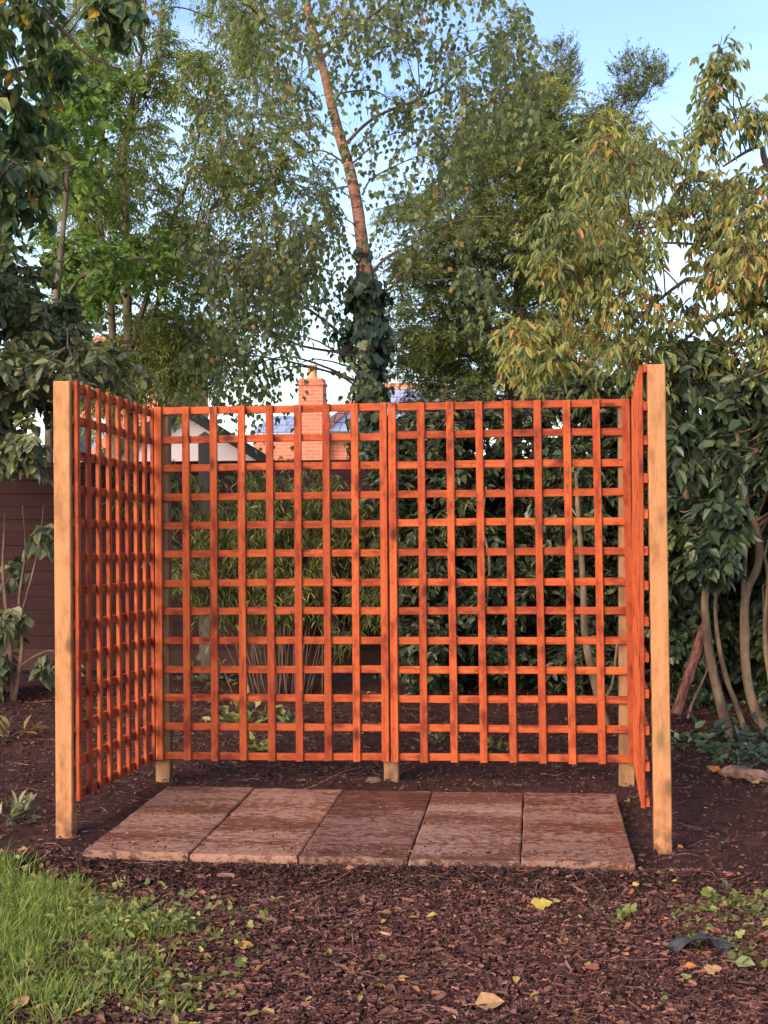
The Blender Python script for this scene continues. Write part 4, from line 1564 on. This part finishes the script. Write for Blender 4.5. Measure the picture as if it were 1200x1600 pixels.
# ---- bamboo
ZM = 10.2
b0 = at(440, basept(0, ZM), ZM)
b0[2] = 0.05
root = empty('bamboo_clump', tuple(b0))
tag(root, 'feathery light green bamboo clump behind the left half of the rear trellis', 'bamboo')
cm, lv, tw = MB(), MB(), MB()
tops = []
for k in range(75):
    bx_ = rng.normal(440, 28)
    tx2 = bx_+(bx_-440)*rng.uniform(.6, 3.0)+rng.normal(0, 35)
    ty2 = rng.uniform(715, 900)
    zt_ = ZM+rng.normal(0, .25)
    P = spline([at(bx_, 1090, ZM+rng.normal(0, .12)), at(bx_+(tx2-bx_)*.25, 980, ZM), at(bx_+(tx2-bx_)*.6, 870 if ty2 < 800 else 930, (ZM+zt_)/2), at(tx2, ty2, zt_)], 14)
    cm.tube(P, np.linspace(rng.uniform(.004, .0065), .0015, 14), 5)
    for j in range(8, 14):
        tops.append((P[j], rng.uniform(.08, .16)))
tops += poly_clumps([(335, 760), (400, 735), (545, 745), (575, 830), (550, 880), (480, 850), (380, 830), (325, 800)], 34, 9.9, 10.7, .10, .18)
tops += poly_clumps([(500, 900), (575, 880), (585, 1000), (520, 990)], 14, 9.9, 10.5, .1, .16)
crown(tops, n1=3, n2=3, m=5, L2=.08, droop=.5, leaf='lance', Lr=(.04, .085), Wr=.09, hang=.5, updir=.1, tw=tw, lv=lv, twr=.0014)
o_ = tuple(-b0)
cm.build('canes', M['twiglitter'], root, True).location = o_
tw.build('twigs', M['twig'], root).location = o_
lv.build('foliage', M['bamboo_leaf'], root).location = o_


# ---- small plants in the bed
def tuft(name, label, px, py, r, n, L, wr, leaf, matn, up=.5):
    g_ = onground(px, py, .02)
    g_[2] = relief(np.array([g_[0]]), np.array([g_[1]]))[0]
    root = empty(name, tuple(g_))
    tag(root, label, 'plant')
    lv, tw = MB(), MB()
    D = nrm(np.column_stack([rng.normal(0, 1, n), rng.normal(0, 1, n), np.abs(rng.normal(up, .4, n))]))
    Ln = r*rng.uniform(.4, 1, n)
    t = np.linspace(0, 1, 4)[None, :, None]
    P = D[:, None]*Ln[:, None, None]*t-np.array([0, 0, 1.0])*(.25*Ln[:, None, None]*t**2)
    tw.tubes(P, .0018, .001)
    lv.leaves(P[:, -1], D+rnd_unit(n)*.5, np.array([0, 0, 1.0])+rnd_unit(n)*.45, rng.uniform(L*.7, L*1.2, n), L*wr, leaf, rng.random(n))
    k2 = rng.integers(1, 3, n)
    lv.leaves(P[np.arange(n), k2], D+rnd_unit(n)*.9, np.array([0, 0, 1.0])+rnd_unit(n)*.5, rng.uniform(L*.5, L*1.0, n), L*wr*.85, leaf, rng.random(n))
    tw.build('stems', M['twig'], root)
    lv.build('foliage', M[matn], root)


tuft('weed', 'low green leafy plant at the foot of the bamboo', 385, 1130, .28, 46, .085, .6, 'ovate', 'weed')
tuft('weed', 'pale silvery green plant right of the bamboo foot', 452, 1128, .13, 26, .06, .7, 'ivy', 'olive_leaf')
tuft('weed', 'grey green leafy plant beside the rear left fence post', 320, 1075, .30, 60, .07, .6, 'ovate', 'olive_leaf')
tuft('weed', 'small weed on bare soil behind the left half of the trellis', 405, 1165, .12, 16, .05, .8, 'ivy', 'weed')
tuft('weed', 'straggly weed on bare soil behind the right half of the trellis', 680, 1150, .16, 14, .05, .5, 'ovate', 'weed')
tuft('weed', 'small green tuft behind the fourth gap of the right rear trellis', 770, 1165, .12, 18, .05, .5, 'ovate', 'weed')
tuft('weed', 'broad leaved seedling at the foot of the right front post', 1085, 1160, .22, 14, .12, .5, 'ovate', 'shrub_leaf')
tuft('weed', 'low ivy patch under the winding stems', 1160, 1185, .28, 40, .05, .8, 'ivy', 'ivy')
tuft('weed', 'tangle of ivy at the far right edge below the stems', 1200, 1160, .28, 40, .055, .8, 'ivy', 'hedge_leaf')
tuft('weed', 'grey leaved seedling by the left edge beside the soil bed', 18, 1275, .16, 20, .07, .5, 'ovate', 'olive_leaf')
tuft('weed', 'fern like rusty frond at the left edge of the bed', 15, 1150, .2, 18, .11, .3, 'lance', 'litter', .2)
tuft('weed', 'small creeping weed beside the yellow leaf on the mulch', 965, 1430, .12, 14, .04, .9, 'ivy', 'weed', .15)
tuft('weed', 'pale leaved weed between the slabs and the right edge', 1120, 1405, .10, 12, .045, .9, 'ivy', 'weed', .2)
tuft('weed', 'larger leafy weed patch at the right edge above the black fabric', 1175, 1425, .2, 34, .04, .8, 'ivy', 'weed', .15)

# low weeds mat at the right front
lv = MB()
WP = [onground(*p)[:2] for p in ((1040, 1440), (1110, 1405), (1230, 1400), (1250, 1520), (1150, 1500), (1080, 1470))]
q = ground_pts(260, WP)
scatter_flat(lv, q, .012, .036, .8, 'ivy', .03, .5, rng.random(len(q))*.9, .01)
tag(lv.build('creeping_weeds', M['weed']), 'mat of creeping ivy leaved weeds at the right front', 'weeds', kind='stuff')
# leaf litter bank under the right shrub
lv = MB()
WP = [onground(*p)[:2] for p in ((1050, 1165), (1240, 1140), (1260, 1230), (1110, 1215))]
q = ground_pts(300, WP)
scatter_flat(lv, q, .03, .07, .6, 'ivy', .05, .5, rng.random(len(q)), .01)
tag(lv.build('ground_ivy', M['ivy']), 'trailing ivy over the ground below the right hand shrub', 'ground ivy', kind='stuff')


# ---- grass and weeds at the lower left
def in_front_left(q):
    p = (q-CAM[:2])
    zc = p[:, 0]*FW[0]+p[:, 1]*FW[1]
    xc = p[:, 0]*RT[0]+p[:, 1]*RT[1]
    return 600+xc/zc*F_PX, zc


q = ground_pts(60000, GRASSW)
px_, zc_ = in_front_left(q)
pr = np.clip(1.0-(px_-60)/320, .5, 1.0)*np.clip(vnoise(q[:, 0]*4, q[:, 1]*4, 21)*1.7-.15, .05, 1)
q = q[rng.random(len(q)) < pr*lawn_density(q)**.7]
n = len(q)
gl = MB()
P = np.column_stack([q, relief(q[:, 0], q[:, 1])-.003])
D = np.column_stack([rng.normal(0, .55, n), rng.normal(0, .55, n), np.ones(n)])
N = np.column_stack([rng.normal(0, 1, n), rng.normal(0, 1, n), np.full(n, .8)])
L = rng.uniform(.025, .085, n)*np.interp(in_front_left(q)[0], [0, 300], [1.35, .75])
gl.leaves(P, D, N, L, rng.uniform(.003, .006, n), 'blade', np.clip(rng.random(n)*.95, 0, 1))
tag(gl.build('grass', M['grass']), 'bright green grass at the lower left', 'grass', kind='stuff')
q = ground_pts(34000, GRASSW)
px_, _ = in_front_left(q)
q = q[rng.random(len(q)) < np.clip(.45+px_/600, .35, .95)*lawn_density(q)*np.clip(vnoise(q[:, 0]*7, q[:, 1]*7, 33)*2.4-.3, .40, 1)]
n = len(q)
lv = MB()
scatter_flat(lv, q[:n//2], .010, .042, .5, 'ovate', .05, .6, rng.random(n//2), .006)
scatter_flat(lv, q[n//2:], .008, .024, .85, 'rhomb', .045, .7, rng.random(n-n//2), .008)
q = ground_pts(500, GRASS)
scatter_flat(lv, q, .015, .035, .9, 'ivy', .03, .6, rng.random(len(q)), .008)
tag(lv.build('lawn_weeds', M['weed']), 'low clover and plantain leaves mixed into the grass at lower left', 'weeds', kind='stuff')
# dead straw stalks standing in the grass
st = MB()
for (x0_, y0_, x1_, y1_) in ((246, 1378, 246, 1340), (72, 1405, 78, 1340), (112, 1420, 110, 1385), (62, 1500, 66, 1460), (428, 1462, 444, 1440), (240, 1520, 236, 1495)):
    a_ = onground(x0_, y0_)
    zc = (a_-CAM)@FW
    st.tube(spline([a_, (a_+at(x1_, y1_, zc))/2+rng.normal(0, .004, 3), at(x1_, y1_, zc)], 6), np.linspace(.0016, .0008, 6), 4)
tag(st.build('straw_stalks', M['twiglitter']), 'thin dry stalks standing in the grass at lower left', 'straw', kind='stuff')


# ---- single fallen leaves and odds and ends
def fallen(px, py, L, col, shape, label, yaw_, tiltv=.25):
    g_ = onground(px, py, .01)
    z = relief(np.array([g_[0]]), np.array([g_[1]]))[0]+.024
    mb = MB()
    a_ = yaw_
    T, FC = LEAF[shape]
    # finely cupped leaf with a stalk
    mb.leaves(np.array([[0, 0, 0.0]]), np.array([[math.cos(a_), math.sin(a_), tiltv*.5]]), np.array([[.2*math.sin(a_*3), -.45, 1.0]]), L, L*.85, shape, .5)
    mb.tubes(spline([(0, 0, 0), (-math.cos(a_)*L*.4, -math.sin(a_)*L*.4, -.002), (-math.cos(a_+.4)*L*.7, -math.sin(a_+.4)*L*.7, -.004)], 5)[None], .0014, .0008)
    m_ = leafcols[col]
    o = mb.build('fallen_leaf', m_)
    o.location = (g_[0], g_[1], z)
    tag(o, label, 'leaf', 'single fallen leaves on the mulch')


def lc(nm, c):
    return leafmat(nm, [(0, tuple(v*.8 for v in c)), (1, c)], .2, .6, .3)


leafcols = {'yellow': lc('yellow_leaf', (.62, .48, .10)), 'tan': lc('tan_leaf', (.50, .30, .14)), 'green': lc('pale_green_leaf', (.26, .30, .12)),
            'orange': lc('orange_leaf', (.60, .22, .05)), 'pink': lc('pinkish_dead_leaf', (.42, .16, .10))}
fallen(836, 1418, .072, 'yellow', 'ivy', 'big yellow leaf on the mulch right of centre', .5)
fallen(742, 1580, .085, 'tan', 'ovate', 'large tan leaf at the bottom centre', .2)
fallen(866, 1410, .035, 'yellow', 'ovate', 'small pale yellow leaf just right of the big yellow leaf', 1.0)
fallen(1105, 1518, .05, 'tan', 'ivy', 'pale tan lobed leaf below the black fabric', .3)
fallen(1070, 1512, .035, 'orange', 'ovate', 'small orange leaf left of the pale tan lobed leaf', 0)
fallen(1076, 1528, .035, 'green', 'ivy', 'small light green leaf just below the small orange leaf', 2.2)
fallen(924, 1524, .05, 'pink', 'ivy', 'reddish leaf lying at the lower right centre of the mulch', 1.2)
fallen(1148, 1495, .065, 'green', 'lance', 'narrow yellow green leaf right of the black fabric', -.5)
fallen(988, 1390, .03, 'yellow', 'ovate', 'tiny yellow leaf close in front of the rightmost slab', .4)
fallen(928, 1192, .05, 'yellow', 'ovate', 'yellow leaf on the soil seen under the right rear trellis', .3)
fallen(1112, 1210, .07, 'orange', 'ivy', 'orange leaf at the foot of the right hand ivy', .5)
fallen(1165, 1170, .07, 'yellow', 'ivy', 'yellow orange leaf lying on the ivy under the stems', 1.4)
fallen(372, 1492, .05, 'orange', 'ovate', 'orange brown leaf where the grass meets the mulch', .1)
fallen(28, 1585, .06, 'tan', 'lance', 'upright tan leaf in the grass at the bottom left corner', 1.5, 1.2)
fallen(1060, 1325, .03, 'orange', 'ovate', 'small orange leaf on soil right of the front right post', .8)
fallen(1185, 1230, .06, 'tan', 'ovate', 'tan leaf beside the dead wood at the right edge', 2.0)
fallen(540, 1369, .035, 'pink', 'ovate', 'red leaf on mulch in front of the middle slab', 0.2)
fallen(158, 1422, .05, 'orange', 'ovate', 'orange leaf on top of the grass at the left', .3)

# black scrap of weed control fabric
g_ = onground(1095, 1478)
mb = MB()
nx = 22
U, Vv = np.meshgrid(np.linspace(-1, 1, nx), np.linspace(-1, 1, 14))
edge = 1+.25*np.sin(U*5+1)+.12*np.sin(Vv*9)
X = U*.10*(1+.12*np.sin(Vv*6))+.02*Vv
Y = Vv*.055*edge
Z = .030+.035*np.exp(-((U+.1+.3*Vv)/.35)**2)*(1-.5*Vv)+.012*np.sin(U*8+Vv*3)+.010*vnoise(U*4+9, Vv*4+9, 8)-.03*np.clip(U-.5, 0, 1)
V = np.stack([X, Y, Z], -1).reshape(-1, 3)
id_ = np.arange(nx*14).reshape(14, nx)
Fq = np.stack([id_[:-1, :-1], id_[:-1, 1:], id_[1:, 1:], id_[1:, :-1]], -1).reshape(-1, 4)
mb.add(V, [Fq])
mb.add(V-np.array([0, 0, .0015]), [Fq[:, ::-1]])
o = mb.build('fabric_scrap', M['fabric'], smooth=True)
o.location = (g_[0], g_[1], relief(np.array([g_[0]]), np.array([g_[1]]))[0])
tag(o, 'crumpled scrap of black weed fabric on the mulch at the right', 'fabric scrap')

# leaning red brown timber at the right
zl = 9.0
mb = MB()
P = np.linspace(at(1056, 1118, zl), at(1103, 975, zl+.25), 12)
mb.tube(P, np.full(12, .036), 7, .10)
o = mb.build('leaning_timber', M['redlog'], loc=tuple(P[0]))
tag(o, 'old red brown timber leaning among the shrubs at the right', 'timber')
mb = MB()
P = spline([at(1075, 1122, 8.8), at(1083, 1095, 8.8), at(1100, 1060, 8.9), at(1110, 1030, 9.0)], 8)
mb.tube(P, np.linspace(.010, .005, 8), 5, .1)
tag(mb.build('dead_branch', M['deadwood'], loc=tuple(P[0])), 'broken dead branch propped beside the leaning timber', 'branch')
g_ = onground(1168, 1225)
mb = MB()
mb.tube(spline([(-.14, .04, .05), (-.05, .0, .06), (.05, -.02, .045), (.13, -.05, .04)], 10), [.008, .022, .03, .036, .030, .034, .028, .03, .022, .008], 9, .28)
o = mb.build('dead_wood', M['deadwood'])
o.location = tuple(g_)
tag(o, 'pale chunk of dead wood on the soil at the right edge', 'dead wood')
g_ = onground(585, 1225)
mb = MB()
mb.tube([(-.045, 0, .006), (-.025, 0, .016), (.02, 0, .018), (.045, 0, .008)], [.008, .022, .022, .006], 8, .12)
o = mb.build('stone', M['stone'], smooth=True)
o.location = tuple(g_)
tag(o, 'flat brown stone on the soil beside the middle post foot', 'stone')
mb = MB()
P = spline([onground(480, 1240, .03), onground(520, 1222, .05), onground(560, 1205, .06), onground(600, 1196, .05)], 9)
P = spline([onground(455, 1238, .04), onground(490, 1228, .06), onground(540, 1204, .09), onground(590, 1197, .06)], 9)
mb.tube(P-P[0], np.linspace(.003, .0015, 9), 5)
o = mb.build('loose_twig', M['deadwood'], loc=(0, 0, 0))
o.location = tuple(P[0])
tag(o, 'thin bent twig on the soil behind the paving left of the middle post', 'twig')
